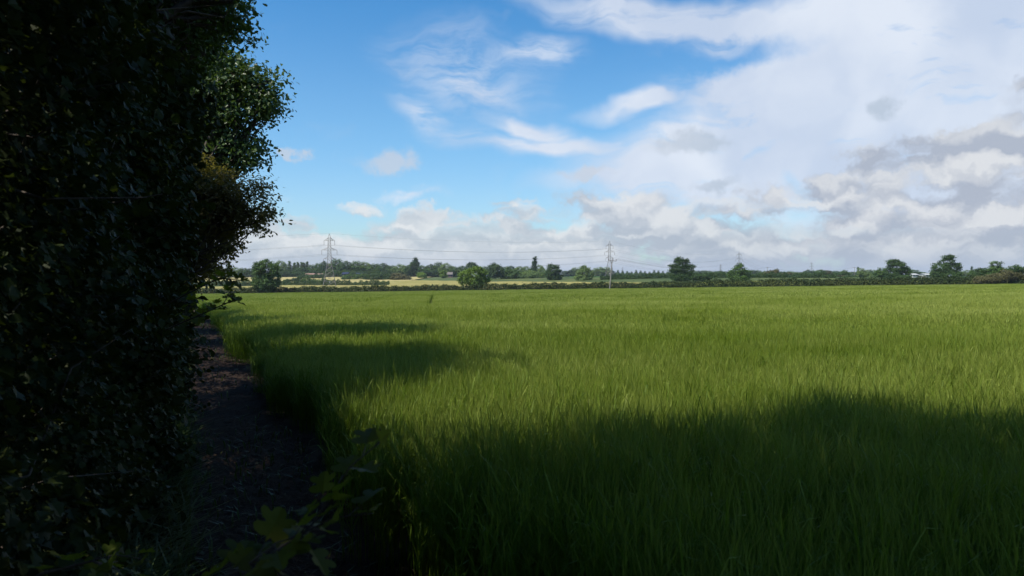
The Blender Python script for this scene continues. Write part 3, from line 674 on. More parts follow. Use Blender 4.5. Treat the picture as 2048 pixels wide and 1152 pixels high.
# verge plants and straw on the path
def verge():
    r = np.random.default_rng(15); n = 15000
    s = np.where(r.random(n) < .7, r.uniform(.5, 9, n), r.uniform(9, 40, n)); t = r.normal(-.16, .14, n)
    t = np.where(r.random(n) < .1, r.uniform(.0, 1.2, n), t)
    x, y = st_np(s, t); z = ground_z(x, y); h = r.uniform(.05, .50, n) * np.where(t > .15, .35, 1); a = r.uniform(0, 6.283, n)
    D = np.stack([np.cos(a), np.sin(a), 0 * a], 1); Sd = np.stack([-D[:, 1], D[:, 0], 0 * a], 1) * (.004 * (1 + s / 12))[:, None]
    P0 = np.stack([x, y, z], 1); P1 = P0 + D * (h * .25)[:, None] + np.array([0, 0, 1]) * (h * .7)[:, None]; P2 = P0 + D * (h * .8)[:, None] + np.array([0, 0, 1]) * (h * .85)[:, None]
    V = np.stack([P0 - Sd, P0 + Sd, P1 - Sd, P1 + Sd, P2], 1).reshape(-1, 3); b = np.arange(n)[:, None] * 5
    o = mesh_np('grass', V, [b + np.array([0, 1, 3, 2]), b + np.array([2, 3, 4])], M['grass'], tint=np.repeat(r.random(n), 5))
    tag(o, 'ragged grass along the foot of the dark hedge', 'grass', kind='stuff')
    n = 14000; s = np.where(r.random(n) < .75, r.uniform(1.5, 10, n), r.uniform(10, 35, n)); t = r.normal(.55, .34, n)
    x, y = st_np(s, t); z = ground_z(x, y) + .034 + np.abs(r.normal(0, .012, n)); a = r.uniform(0, 6.283, n); L = r.uniform(.03, .16, n)
    D = np.stack([np.cos(a), np.sin(a), r.normal(0, .12, n)], 1); Sd = np.stack([-D[:, 1], D[:, 0], 0 * a], 1) * (.0018 * (1 + s / 10))[:, None]
    P0 = np.stack([x, y, z], 1); P1 = P0 + D * L[:, None] * .5 + np.array([0, 0, .008]); P2 = P0 + D * L[:, None]
    V = np.stack([P0 - Sd, P0 + Sd, P1 - Sd, P1 + Sd, P2 - Sd * .5, P2 + Sd * .5], 1).reshape(-1, 3); b = np.arange(n)[:, None] * 6
    o = mesh_np('straw_litter', V, [np.concatenate([b + np.array([0, 1, 3, 2]), b + np.array([2, 3, 5, 4])])], M['straw'], tint=np.repeat(r.random(n), 6))
    tag(o, 'dry straw and dead stems trodden into the dirt path', 'litter', kind='stuff')
verge()

# ------------------------------------------------------------------ field hedges beyond the crop
def far_hedge(name, xs, yf, h, wd, label, seed, per_m=430, leaf=.34, m='farhedge_leaf', hvar=.3, cat='hedge'):
    r = np.random.default_rng(seed); x0, x1 = xs; n = int((x1 - x0) * per_m)
    xm = (x0 + x1) / 2; base = np.array([xm, float(yf(xm)), float(ground_z(xm, yf(xm)))])
    root = empty(name, tuple(base), label, cat)
    x = r.uniform(x0, x1, n); hh = h * (1 + hvar * (.5 * np.sin(x * .35 + seed) + .3 * np.sin(x * .9 + 2 * seed) + .35 * np.sin(x * 2.1)) * .5)
    a = r.uniform(0, math.pi, n); rr = np.where(r.random(n) < .45, r.uniform(.25, .8, n), r.uniform(.8, 1.05, n))
    y = np.array([float(v) for v in yf(x)]) - np.cos(a) * wd * rr; z = np.sin(a) ** .7 * hh * rr
    spike = r.random(n) < .05; z = np.where(spike, z + r.uniform(0, .5, n), z)
    C = np.stack([x, y, ground_z(x, y) + np.maximum(z, .08)], 1) - base
    out = np.stack([0 * a, -np.cos(a), np.sin(a)], 1)
    V, Fc, tt = leaves(C, leaf, 'rhomb', .3, out, .8, r); mesh_np('foliage', V, Fc, M[m], root, tint=tt)
    return root
far_hedge('hedge', (-150, -12), hedge_y, 2.4, 1.0, 'low field hedge beyond the crop, the stretch around the big round oak', 41)
far_hedge('hedge', (-12, 52), hedge_y, 2.6, 1.0, 'field hedge at the far side of the crop, stretch behind the leaning pole', 42)
far_hedge('hedge', (52, 118), hedge_y, 2.9, 1.1, 'thicker dark field hedge at the far side of the crop, right of the leaning pole', 43)
far_hedge('hedge', (118, 175), hedge_y, 3.0, 1.2, 'right end of the field hedge, brownish green, below the two big dark trees', 44)
far_hedge('hedge', (-175, -62), lambda x: np.asarray(410 - (np.asarray(x) + 140) * .25), 2.6, 1.3, 'short dark hedge between the two pale fields behind the round oak', 45, leaf=.42, per_m=240, hvar=.9, m='far_leaf_dark')
far_hedge('hedge', (45, 150), lambda x: 395 - (np.asarray(x) - 45) * .35, 1.9, 1.2, 'low scrubby hedge along the near edge of the far bright green field', 46, leaf=.42, per_m=240, hvar=1.0, m='far_leaf_dark')

# ------------------------------------------------------------------ middle distance trees, each with its own outline
def mid_tree(d, blobs, label, m='far_leaf', seed=1, name='tree', base_px=None, leaf=.34, trunk_r=.3, per=34, cl=.62, group=None, cat='tree', fork=.2):
    bx = at(base_px if base_px is not None else np.mean([b[0] for b in blobs]), d)
    base = (bx, d, float(ground_z(bx, d)))
    bb = []
    for b in blobs:
        px, py, rx, rz = b[:4]; k = d / F; bb.append((at(px, d), d + (b[4] if len(b) > 4 else 0), zat(py, d), rx * k, rx * k * .9, rz * k, 1.0))
    return make_tree(name, base, bb, label, cat, group, trunk_r, leaf, 'rhomb', cl_r=cl, per_cl=per, m=m, seed=seed, up=.4, twig=False, fork=fork, bias=.72)
mid_tree(228, [(532, 540, 24, 20), (518, 555, 15, 18), (546, 556, 15, 18), (532, 566, 26, 12), (520, 535, 13, 12), (545, 534, 11, 10), (532, 576, 18, 8)],
         'big round dense oak standing alone in the field hedge at left', seed=51, name='oak_tree', m='far_leaf', base_px=533)
mid_tree(236, [(952, 546, 20, 13), (930, 552, 14, 10), (968, 556, 12, 12), (944, 562, 16, 8), (925, 562, 8, 7), (955, 568, 14, 8), (960, 541, 10, 7)],
         'spreading tree with a low left bough in the middle of the field hedge', seed=52, name='oak_tree', m='far_leaf_bright', base_px=950)
mid_tree(480, [(992, 541, 16, 13), (984, 548, 10, 9), (1002, 549, 10, 8), (990, 532, 9, 6)], 'dark rounded tree just right of the spreading hedge tree', seed=53, m='far_leaf_dark', leaf=.6, cl=1.1)
mid_tree(420, [(1107, 541, 14, 11), (1108, 554, 15, 7), (1098, 548, 9, 8), (1116, 549, 9, 9), (1103, 533, 9, 5), (1113, 534, 6, 4)], 'flat topped tree right of the tall poplar, alone at the field corner', seed=54, m='far_leaf_dark', leaf=.5, cl=1.0)
mid_tree(400, [(1168, 547, 15, 11), (1168, 557, 15, 7), (1160, 552, 10, 8), (1178, 550, 9, 10), (1170, 538, 9, 7), (1166, 556, 14, 6)], 'pale feathery tree left of the second pylon', seed=55, m='far_leaf_pale', leaf=.5, cl=1.0)
mid_tree(318, [(1361, 530, 15, 12), (1366, 553, 18, 9), (1356, 538, 14, 10), (1349, 545, 11, 10), (1368, 543, 17, 11), (1358, 520, 8, 6), (1381, 533, 9, 4), (1360, 555, 18, 7), (1372, 523, 7, 4), (1343, 531, 5, 4)],
         'large dark tree with a ragged leaning top left of the third pylon', seed=56, m='far_leaf_dark', leaf=.42, cl=.8, name='oak_tree')
mid_tree(318, [(1478, 540, 13, 11), (1467, 550, 12, 10), (1490, 549, 11, 11), (1478, 532, 7, 5), (1478, 556, 20, 7)], 'broad bushy tree directly below the third pylon', seed=57, m='far_leaf', leaf=.42, cl=.8)
mid_tree(400, [(1545, 549, 13, 9), (1535, 553, 9, 7), (1553, 545, 6, 6), (1548, 556, 12, 5)], 'small yellowish tree behind the middle wooden pole', seed=58, m='far_leaf_brown', leaf=.5, cl=1.0)
mid_tree(330, [(1405, 554, 22, 7), (1420, 551, 10, 7), (1390, 556, 10, 5)], 'low wide bush between the ragged tree and the tree under the pylon', seed=59, m='far_leaf_dark', leaf=.42, cl=.8, name='bush', cat='bush')
mid_tree(300, [(1795, 534, 18, 13), (1783, 545, 14, 12), (1805, 546, 14, 11), (1790, 525, 14, 6), (1814, 541, 7, 7), (1795, 554, 24, 6)],
         'left of the two big dark trees above the right hedge, flat crowned', seed=60, m='far_leaf_dark', leaf=.4, cl=.8, name='oak_tree')
mid_tree(330, [(1764, 544, 11, 8), (1755, 548, 7, 6), (1768, 552, 10, 7)], 'smaller tree crowding the left side of the flat crowned dark tree', seed=61, m='far_leaf', leaf=.45, cl=.8)
mid_tree(285, [(1893, 524, 14, 10), (1880, 537, 16, 11), (1905, 536, 15, 12), (1895, 515, 10, 5), (1873, 547, 11, 8), (1915, 532, 8, 5), (1893, 549, 28, 8), (1903, 513, 7, 4)],
         'right of the two big dark trees, domed and widest at the base', seed=62, m='far_leaf_dark', leaf=.4, cl=.8, name='oak_tree')
mid_tree(420, [(1725, 549, 10, 8), (1720, 543, 5, 6), (1733, 551, 9, 7), (1727, 540, 3, 4)], 'pale willowy tree behind the right wooden pole', seed=63, m='far_leaf_pale', leaf=.5, cl=1.0)
mid_tree(250, [(1958, 545, 13, 7), (1968, 541, 10, 6), (1948, 551, 9, 6)], 'small rounded tree left of the thicket at the right edge', seed=64, m='far_leaf_dark', leaf=.36, cl=.7)
mid_tree(222, [(1990, 538, 12, 9), (1987, 528, 5, 5), (1999, 527, 4, 4), (2004, 543, 12, 9), (1996, 552, 16, 10)], 'thicket tree with two upright shoots near the right edge', seed=65, m='far_leaf', leaf=.34, cl=.65)
mid_tree(212, [(2012, 551, 18, 12), (1990, 557, 18, 9), (2030, 556, 16, 10), (1965, 560, 16, 7), (2048, 556, 16, 10)], 'olive brown bramble thicket in front of the trees at the right edge', seed=66, m='far_leaf_brown', leaf=.32, cl=.6, name='bush', cat='bush')
mid_tree(226, [(2032, 538, 14, 8), (2050, 543, 14, 10), (2070, 540, 18, 12)], 'dark tree cut off by the right edge of the photo', seed=67, m='far_leaf_dark', leaf=.34, cl=.65)
mid_tree(430, [(590, 562, 8, 6), (600, 560, 7, 6), (575, 564, 9, 5)], 'tuft of dark bushes in the hedge right of the round oak', seed=68, m='far_leaf_dark', leaf=.5, cl=.9, name='bush', cat='bush')
mid_tree(425, [(612, 560, 8, 6), (625, 563, 9, 4)], 'second tuft of bushes nearer the first pylon', seed=69, m='far_leaf', leaf=.5, cl=.9, name='bush', cat='bush')
mid_tree(440, [(645, 562, 9, 5), (655, 564, 7, 4)], 'scrub round the feet of the first pylon', seed=70, m='far_leaf_dark', leaf=.5, cl=.9, name='bush', cat='bush')
mid_tree(520, [(700, 556, 16, 7), (722, 555, 16, 8)], 'left clump of rounded bushes behind the first pylon', seed=71, m='far_leaf', leaf=.6, cl=1.1, name='bush', cat='bush')
mid_tree(510, [(745, 555, 15, 7), (762, 552, 12, 8), (775, 556, 15, 7)], 'middle clump of rounded bushes along the pale field', seed=72, m='far_leaf_dark', leaf=.6, cl=1.1, name='bush', cat='bush')
mid_tree(500, [(795, 554, 14, 8), (812, 556, 11, 6)], 'brownish bush at the right tip of the scrub by the pale field', seed=73, m='far_leaf_brown', leaf=.6, cl=1.1, name='bush', cat='bush')
mid_tree(560, [(843, 550, 8, 5), (845, 554, 8, 4)], 'small light green bush in front of the wood, left of the grey roof', seed=74, m='far_leaf_bright', leaf=.6, cl=1.0, name='bush', cat='bush')
mid_tree(560, [(887, 545, 6, 5), (887, 551, 7, 5)], 'light green conical tree just left of the grey roof', seed=75, m='far_leaf_bright', leaf=.6, cl=1.0)
mid_tree(600, [(1069, 524, 3.4, 9), (1069, 530, 4, 9), (1068, 538, 5, 10), (1070, 517, 2.4, 5), (1067, 547, 6, 6)], 'tall slim poplar rising above the tree line, centre', seed=76, m='far_leaf_dark', leaf=.6, cl=.9, name='poplar_tree')
mid_tree(640, [(831, 521, 4.5, 6), (826, 530, 7, 6), (833, 527, 5, 8)], 'tall pointed tree with a slanting shoulder above the wood', seed=77, m='far_leaf_dark', leaf=.7, cl=1.0, name='poplar_tree')
mid_tree(600, [(943, 531, 10, 6), (940, 540, 14, 8)], 'dark dome of a tree rising behind the spreading hedge tree', seed=78, m='far_leaf_dark', leaf=.7, cl=1.1)
mid_tree(480, [(1060, 551, 20, 7), (1045, 553, 14, 6), (1080, 552, 12, 6), (1062, 546, 10, 5)], 'grey green willow scrub in front of the slim poplar', seed=79, m='far_leaf_pale', leaf=.6, cl=1.1, name='bush', cat='bush')
mid_tree(480, [(1025, 547, 14, 9), (1015, 552, 10, 7), (1035, 553, 10, 6)], 'mid green bushy tree between the dark rounded tree and the willow scrub', seed=80, m='far_leaf', leaf=.6, cl=1.1)

mid_tree(560, [(606, 553, 11, 4), (622, 554, 12, 4), (640, 553, 12, 4.5)], 'low dark bushes in front of the red roofs', seed=81, m='far_leaf_dark', leaf=.6, cl=1.0, name='bush', cat='bush')
# far individuals: one proto of each kind, copied with its parts
def proto(kind, seed, m):
    if kind == 'round': bl = [(0, 0, .62, .42, .42, .36), (.25, 0, .5, .3, .3, .3), (-.25, .1, .52, .3, .3, .28), (0, 0, .3, .42, .42, .28)]
    elif kind == 'tall': bl = [(0, 0, .7, .28, .28, .28), (.12, 0, .5, .3, .3, .3), (-.12, .1, .45, .3, .3, .3), (0, 0, .25, .3, .3, .22)]
    elif kind == 'poplar': bl = [(0, 0, .3, .12, .12, .27), (0, 0, .5, .13, .13, .27), (0.01, 0, .7, .11, .11, .22), (0, 0, .83, .08, .08, .17)]
    elif kind == 'fir': bl = [(0, 0, .25, .28, .28, .16), (0, 0, .45, .20, .20, .16), (0, 0, .65, .13, .13, .15), (0, 0, .85, .06, .06, .15)]
    else: bl = [(0, 0, .45, .6, .4, .42), (.5, 0, .4, .4, .4, .38), (-.5, 0, .42, .42, .4, .36), (.1, 0, .7, .3, .3, .25)]
    h = 10.0
    o = make_tree('tree', (0, 0, 0), [tuple(np.array(b) * h) + (1.0,) for b in bl], 'x', 'tree', None, .22, .62 if kind != 'poplar' else .5, 'rhomb', cl_r=1.05 if kind not in ('poplar', 'fir') else .7, per_cl=20, m=m, seed=seed,
                  up=.4, twig=False, fork=.2, bias=.75)
    return o
PROTO = {}
used = set(); PLACED = []
def place(kind, m, px, top, d, wpx, label, group, name, cat='tree'):
    key = (kind, m)
    if key not in PROTO: PROTO[key] = proto(kind, 400 + len(PROTO), m)
    p = PROTO[key]; rr = random.Random(int(px * 7 + d))
    if key in used:
        o = p.copy(); COL.objects.link(o)
        for ch in p.children:
            c = ch.copy(); COL.objects.link(c); c.parent = o
    else: o = p; used.add(key)
    o.name = name
    x = at(px, d); zg = float(ground_z(x, d)); h = zat(top, d) - zg
    nw = {'round': .9, 'tall': .68, 'poplar': .27, 'fir': .5, 'mass': 1.7}[kind] * 10
    sx = wpx * d / F / nw; sz = h / 10.0
    sx *= 1.12; sz *= 1.07
    PLACED.append((group, px, o, m))
    o.location = (x, d, zg); o.scale = (sx, sx, sz); o.rotation_euler = (0, 0, rr.choice([0, 3.14159]) + rr.uniform(-.4, .4))
    o['label'] = label; o['category'] = cat; o['group'] = group
random.seed(4)
# row of narrow poplars left of the first pylon
for i, (px, top) in enumerate([(569, 527), (579, 523), (589, 526), (596, 525), (603, 525), (608, 526), (614, 524)]):
    place('poplar', 'far_leaf', px, top, 700, 6, 'narrow poplar in the row behind the left pale field', 'row of poplars left of the first pylon', 'poplar_tree')
place('poplar', 'far_leaf_dark', 457, 524, 560, 7, 'lone narrow poplar at the far left beside the hedge silhouette', 'lone poplar', 'poplar_tree')
place('poplar', 'far_leaf_dark', 1567 + 376, 534, 900, 4, 'tiny poplar top in the gap left of the right edge thicket', 'distant poplars on the right', 'poplar_tree')
place('poplar', 'far_leaf_dark', 1716, 535, 900, 4, 'tiny poplar top beside the right wooden pole', 'distant poplars on the right', 'poplar_tree')
GW = 'trees of the wood behind the first pylon'
for (px, top, w, m) in [(560, 523, 24, 'far_leaf_pale'), (640, 528, 24, 'far_leaf'), (648, 524, 16, 'far_leaf_dark'), (672, 520, 28, 'far_leaf'), (693, 524, 26, 'far_leaf_dark'), (716, 524, 30, 'far_leaf'), (730, 526, 24, 'far_leaf_pale'),
                        (748, 529, 26, 'far_leaf'), (766, 528, 24, 'far_leaf_dark'), (784, 532, 24, 'far_leaf'), (800, 530, 26, 'far_leaf_pale'), (625, 531, 20, 'far_leaf'), (585, 534, 26, 'far_leaf'), (605, 535, 24, 'far_leaf_dark')]:
    place('round', m, px, top, 660 + (px * 13) % 60, w, 'rounded tree in the wood behind the first pylon', GW, 'tree')
for (px, top, w, m) in [(570, 541, 30, 'far_leaf_dark'), (600, 543, 30, 'far_leaf'), (630, 541, 28, 'far_leaf_dark'), (660, 538, 28, 'far_leaf'), (690, 540, 30, 'far_leaf'), (720, 541, 30, 'far_leaf_dark'), (750, 540, 30, 'far_leaf'), (780, 541, 30, 'far_leaf_dark')]:
    place('mass', m, px, top, 630, w, 'low rounded bush under the wood behind the first pylon', 'bushes under the wood behind the first pylon', 'bush', 'bush')
for (px, top, w, m) in [(812, 533, 24, 'far_leaf'), (822, 530, 22, 'far_leaf_dark'), (845, 532, 26, 'far_leaf'), (862, 530, 22, 'far_leaf_dark'), (876, 526, 22, 'far_leaf'), (893, 528, 24, 'far_leaf_pale'), (910, 534, 24, 'far_leaf'), (925, 533, 22, 'far_leaf_dark'),
                        (850, 542, 26, 'far_leaf_dark'), (872, 540, 24, 'far_leaf_dark'), (910, 543, 22, 'far_leaf_dark'), (832, 541, 24, 'far_leaf_dark')]:
    place('round', m, px, top, 650 + (px * 7) % 50, w, 'rounded tree in the wood left of the spreading hedge tree', 'trees of the wood left of the spreading hedge tree', 'tree')
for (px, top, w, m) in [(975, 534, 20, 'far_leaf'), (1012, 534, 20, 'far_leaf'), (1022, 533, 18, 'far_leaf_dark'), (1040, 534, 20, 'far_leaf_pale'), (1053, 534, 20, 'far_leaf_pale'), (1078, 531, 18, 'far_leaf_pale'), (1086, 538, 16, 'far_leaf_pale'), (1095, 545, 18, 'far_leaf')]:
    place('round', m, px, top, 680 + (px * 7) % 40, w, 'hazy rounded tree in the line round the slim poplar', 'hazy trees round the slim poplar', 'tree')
for (px, top, w, m) in [(428, 536, 30, 'far_leaf_bright'), (446, 537, 26, 'far_leaf_brown'), (470, 536, 26, 'far_leaf_pale'), (485, 537, 22, 'far_leaf'), (500, 538, 24, 'far_leaf_dark'), (515, 537, 22, 'far_leaf_dark')]:
    place('round', m, px, top, 620, w, 'distant tree between the hedge silhouette and the round oak', 'distant trees left of the round oak', 'tree')
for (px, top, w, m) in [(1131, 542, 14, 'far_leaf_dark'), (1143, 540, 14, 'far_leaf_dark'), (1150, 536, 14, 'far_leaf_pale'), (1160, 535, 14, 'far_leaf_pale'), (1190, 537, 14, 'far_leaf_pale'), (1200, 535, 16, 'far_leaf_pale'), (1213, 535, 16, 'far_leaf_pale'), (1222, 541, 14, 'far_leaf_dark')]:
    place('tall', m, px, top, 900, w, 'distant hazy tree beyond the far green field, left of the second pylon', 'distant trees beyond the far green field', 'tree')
for i, px in enumerate(range(1236, 1345, 9)):
    place('fir', 'far_leaf_dark', px, 541 + (px * 5) % 4, 950, 9, 'small dark fir on the skyline right of the second pylon', 'firs on the skyline right of the second pylon', 'fir_tree')
for i, px in enumerate(range(1232, 1350, 13)):
    place('mass', 'far_leaf', px, 545 + (px * 3) % 2, 900, 16, 'low bush on the skyline right of the second pylon', 'skyline bushes right of the second pylon', 'bush', 'bush')
for i, px in enumerate(range(1385, 1760, 11)):
    k = (px * 7919) % 100 / 100.
    place(['round', 'mass', 'tall'][i % 3], ['far_leaf', 'far_leaf_dark', 'far_leaf', 'far_leaf_pale', 'far_leaf_dark'][i % 5], px, 540 + 5 * k, 820 + 160 * k, 13 + 9 * k,
          'distant skyline tree between the ragged tree and the flat crowned tree', 'skyline trees on the right', 'tree')
for i, px in enumerate(range(1395, 1760, 17)):
    k = (px * 4241) % 100 / 100.
    place('mass', ['far_leaf_dark', 'far_leaf', 'far_leaf_brown'][i % 3], px, 549 + 3 * k, 430 + 60 * k, 24, 'scrubby bush behind the right hedge, below the skyline trees', 'scrub behind the right hedge', 'bush', 'bush')
for (px, top, w) in [(1612, 543, 16), (1640, 540, 18), (1655, 541, 14), (1690, 541, 14), (1672, 545, 16), (1575, 545, 18), (1590, 546, 16), (1520, 546, 16), (1440, 542, 14)]:
    place('round', 'far_leaf_brown' if px % 2 else 'far_leaf', px, top, 560, w, 'mid distance tree in the open line right of the third pylon', 'mid distance trees right of the third pylon', 'tree')
for (px, top, w) in [(1828, 540, 24), (1845, 545, 20), (1862, 546, 20), (1935, 541, 26), (1952, 545, 20), (1975, 542, 22)]:
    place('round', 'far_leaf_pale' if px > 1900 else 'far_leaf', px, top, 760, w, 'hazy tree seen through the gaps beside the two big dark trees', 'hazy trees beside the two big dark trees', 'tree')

ORD = 'first second third fourth fifth sixth seventh eighth ninth tenth eleventh twelfth thirteenth fourteenth fifteenth sixteenth seventeenth eighteenth nineteenth twentieth'.split()
ORD += ['twenty ' + w for w in ORD[:9]] + ['thirtieth'] + ['thirty ' + w for w in ORD[:9]]
TONE = {'far_leaf': 'green', 'far_leaf_dark': 'dark', 'far_leaf_pale': 'pale', 'far_leaf_bright': 'light green', 'far_leaf_brown': 'olive'}
SHORT = {'row of poplars left of the first pylon': 'in the poplar row left of the first pylon', GW: 'in the wood behind the first pylon',
         'bushes under the wood behind the first pylon': 'under the wood behind the first pylon', 'trees of the wood left of the spreading hedge tree': 'wood left of spreading hedge tree',
         'hazy trees round the slim poplar': 'hazy line round the slim poplar', 'distant trees left of the round oak': 'distant, left of the round oak',
         'distant trees beyond the far green field': 'beyond the far green field', 'firs on the skyline right of the second pylon': 'skyline firs by second pylon',
         'skyline bushes right of the second pylon': 'skyline right of second pylon', 'skyline trees on the right': 'skyline right of ragged tree',
         'scrub behind the right hedge': 'scrub behind the right hedge', 'mid distance trees right of the third pylon': 'middle distance right of third pylon',
         'hazy trees beside the two big dark trees': 'hazy, beside two big dark trees', 'distant poplars on the right': 'tiny poplar tops at right'}
for gname in {p[0] for p in PLACED}:
    mem = sorted([p for p in PLACED if p[0] == gname], key=lambda p: p[1])
    if len(mem) < 2: continue
    for i, (_, _, o, m) in enumerate(mem):
        o['label'] = '%s %s, %s from left, %s' % (TONE[m], o['category'] if o['category'] == 'bush' else 'tree', ORD[i], SHORT[gname])
# ------------------------------------------------------------------ pylons, poles, wires
def bars(segs, w):
    return tubes([(a, b, w, w) for a, b in segs], 4)
ARMS = [(22.9, 2.5), (18.3, 3.6), (14.0, 2.75)]
def hw(z): return .62 + (0 if z > 22 else (22 - z) * .028) + max(0, 12.5 - z) * .155
def make_pylon():
    root = empty('pylon', (0, 0, 0), 'x', 'pylon')
    lv = [0, 3.2, 6.0, 8.5, 10.6, 12.5, 14.0, 15.4, 16.8, 18.3, 19.8, 21.3, 22.9, 24.2]
    cor = lambda z: [np.array([sx * hw(z), sy * hw(z), z]) for sx, sy in ((1, 1), (-1, 1), (-1, -1), (1, -1))]
    legs, brace = [], []
    for a, b in zip(lv[:-1], lv[1:]):
        A, Bc = cor(a), cor(b)
        for i in range(4):
            j = (i + 1) % 4; legs.append((A[i], Bc[i])); brace += [(A[i], Bc[j]), (A[j], Bc[i]), (Bc[i], Bc[j])]
    apex = np.array([0, 0, 26.2]); legs += [(c, apex) for c in cor(24.2)]
    V, Fc = bars(legs, .085); mesh_np('legs', V, Fc, M['steel'], root)
    V, Fc = bars(brace, .040); mesh_np('bracing', V, Fc, M['steel'], root)
    for z, L in ARMS:
        for s in (-1, 1):
            tip = np.array([s * L, 0, z]); b = []
            for sy in (-1, 1):
                lo = np.array([s * hw(z), sy * hw(z), z]); up = np.array([s * hw(z + 1.3), sy * hw(z + 1.3), z + 1.2])
                b += [(lo, tip), (up, tip), ((lo + tip) / 2, (up + tip) / 2), (up, (lo + tip) / 2)]
            V, Fc = bars(b, .055); arm = mesh_np('arm', V, Fc, M['steel'], root)
            sg = []
            for k in range(9):
                zz = z - .15 - k * .23; p = np.array([s * L, 0, zz]); sg += [(p, p - np.array([0, 0, .10]), .13, .13), (p - np.array([0, 0, .1]), p - np.array([0, 0, .23]), .045, .045)]
            V, Fc = tubes(sg, 6); mesh_np('insulator', V, Fc, M['glassy'], arm)
    V, Fc = bars([((-.35, -1.0, 3.6), (.35, -1.0, 3.6)), ((0, -1.02, 3.3), (0, -1.02, 3.9))], .1)
    plate = mesh_np('number_plate', np.array([(-.3, -2.2, 2.6), (.3, -2.2, 2.6), (.3, -2.2, 3.2), (-.3, -2.2, 3.2), (-.3, -2.17, 2.6), (.3, -2.17, 2.6), (.3, -2.17, 3.2), (-.3, -2.17, 3.2)], float),
            np.array([(0, 1, 2, 3), (5, 4, 7, 6), (0, 4, 5, 1), (3, 2, 6, 7), (1, 5, 6, 2), (0, 3, 7, 4)]), M['white'], root)
    return root
def copy_tree(o, parent=None):
    c = o.copy(); COL.objects.link(c)
    if parent is not None: c.parent = parent
    for ch in list(o.children): copy_tree(ch, c)
    return c
pyl = make_pylon()
PY = [(-330., 285.), (at(659, 372), 372.), (at(1219, 500), 500.), (at(1478, 760), 760.), (at(1623, 1130), 1130.)]
tops = [None, 467, 482, 503, 524]
PLAB = [None, 'nearest and tallest pylon, left of centre above the pale field', 'second pylon, right of centre behind the leaning wooden pole',
        'third pylon, upper half showing above a broad bushy tree', 'small distant pylon on the skyline, far right']
pinfo = []
first = True
for i, (x, y) in enumerate(PY):
    zg = float(ground_z(x, y)); a = PY[max(0, i - 1)]; b = PY[min(len(PY) - 1, i + 1)]
    dx, dy = b[0] - a[0], b[1] - a[1]; rot = -math.atan2(x, y) * .6 + [0, .12, -.1, -.1, -.2][i]
    k = 1.0
    if tops[i]:
        k = (zat(tops[i], y) - zg) / 26.2
    pinfo.append((x, y, zg, rot, k))
    if i == 0: continue
    o = pyl if first else copy_tree(pyl); first = False
    o.location = (x, y, zg - .1); o.rotation_euler = (0, 0, rot); o.scale = (k, k, k); o['label'] = PLAB[i]; o['group'] = 'pylons of the power line'
for px, top, d, lab in ((1441, 528, 1300, 'small distant pylon just left of the third pylon'), (1245, 534, 1900, 'tiniest pylon, faint on the skyline right of the second pylon')):
    o = copy_tree(pyl); x = at(px, d); zg = float(ground_z(x, d)); k = (zat(top, d) - zg) / 26.2
    o.location = (x, d, zg); o.rotation_euler = (0, 0, -.5); o.scale = (k, k, k); o['label'] = lab; o['group'] = 'distant pylons'
def wire(p0, p1, sag, rad, label, group, n=28):
    p0 = np.array(p0, float); p1 = np.array(p1, float); u = np.linspace(0, 1, n + 1)[:, None]
    P = p0 + (p1 - p0) * u; P[:, 2] -= (4 * sag * u * (1 - u))[:, 0]
    V, Fc = tubes([(P[i] - p0, P[i + 1] - p0, rad, rad) for i in range(n)], 4)
    o = mesh_np('power_cable', V, Fc, M['wire']); o.location = p0
    return tag(o, label, 'cable', group)
SPN = ['from the first pylon leftwards behind the near trees', 'between the first and second pylons', 'between the second and third pylons', 'between the third and fourth pylons']
for i in range(4):
    A, Bp = pinfo[i], pinfo[i + 1]
    def hang(pi, z, s): x, y, zg, rot, k = pi; return (x + math.cos(rot) * s * k, y + math.sin(rot) * s * k, zg + z * k)
    L = math.hypot(Bp[0] - A[0], Bp[1] - A[1]); sag = L * L / 13500
    wire(hang(A, 26.2, 0), hang(Bp, 26.2, 0), sag * .8, .012 + .00002 * A[1], 'thin earth wire over the peaks ' + SPN[i], 'power line cables')
    for (z, Lx), an in zip(ARMS, ('top', 'middle', 'bottom')):
        for s, sn in ((-1, 'left'), (1, 'right')):
            wire(hang(A, z - 2.25, s * Lx), hang(Bp, z - 2.25, s * Lx), sag, .017 + .000027 * A[1], '%s arm cable on the %s side %s' % (an, sn, SPN[i]), 'power line cables')

def make_pole():
    root = empty('utility_pole', (0, 0, 0), 'x', 'pole')
    V, Fc = tubes([((0, 0, -.4), (0, 0, 5), .17, .145), ((0, 0, 5), (0, 0, 9.0), .145, .115)], 10); mesh_np('post', V, Fc, M['wood'], root, smooth_sh=True)
    V, Fc = tubes([((-1.15, -.16, 8.75), (1.15, -.16, 8.75), .075, .075), ((-.55, -.16, 8.7), (0, -.14, 8.1), .03, .03), ((.55, -.16, 8.7), (0, -.14, 8.1), .03, .03)], 4); mesh_np('crossarm', V, Fc, M['steel'], root)
    for x, z in ((-1.1, 8.82), (0, 9.0), (1.1, 8.82)):
        sg = [((x, -.1, z + a), (x, -.1, z + b), r0, r1) for a, b, r0, r1 in ((0, .1, .04, .04), (.1, .2, .15, .12), (.2, .26, .06, .06), (.26, .36, .14, .09), (.36, .42, .05, .04))]
        V, Fc = tubes(sg, 8); mesh_np('insulator', V, Fc, M['glassy'], root)
    return root
pole = make_pole()
PP = [(1219, 225, 517, (.0, .085), 'leaning wooden pole standing in the crop in front of the second pylon', .0),
      (1535, 430, 534, (0, 0), 'upright pale wooden pole right of the third pylon, middle one of three', -.2),
      (1709, 470, 534, (0, -.01), 'slim wooden pole at the right, left of the flat crowned tree', -.5)]
hp = []
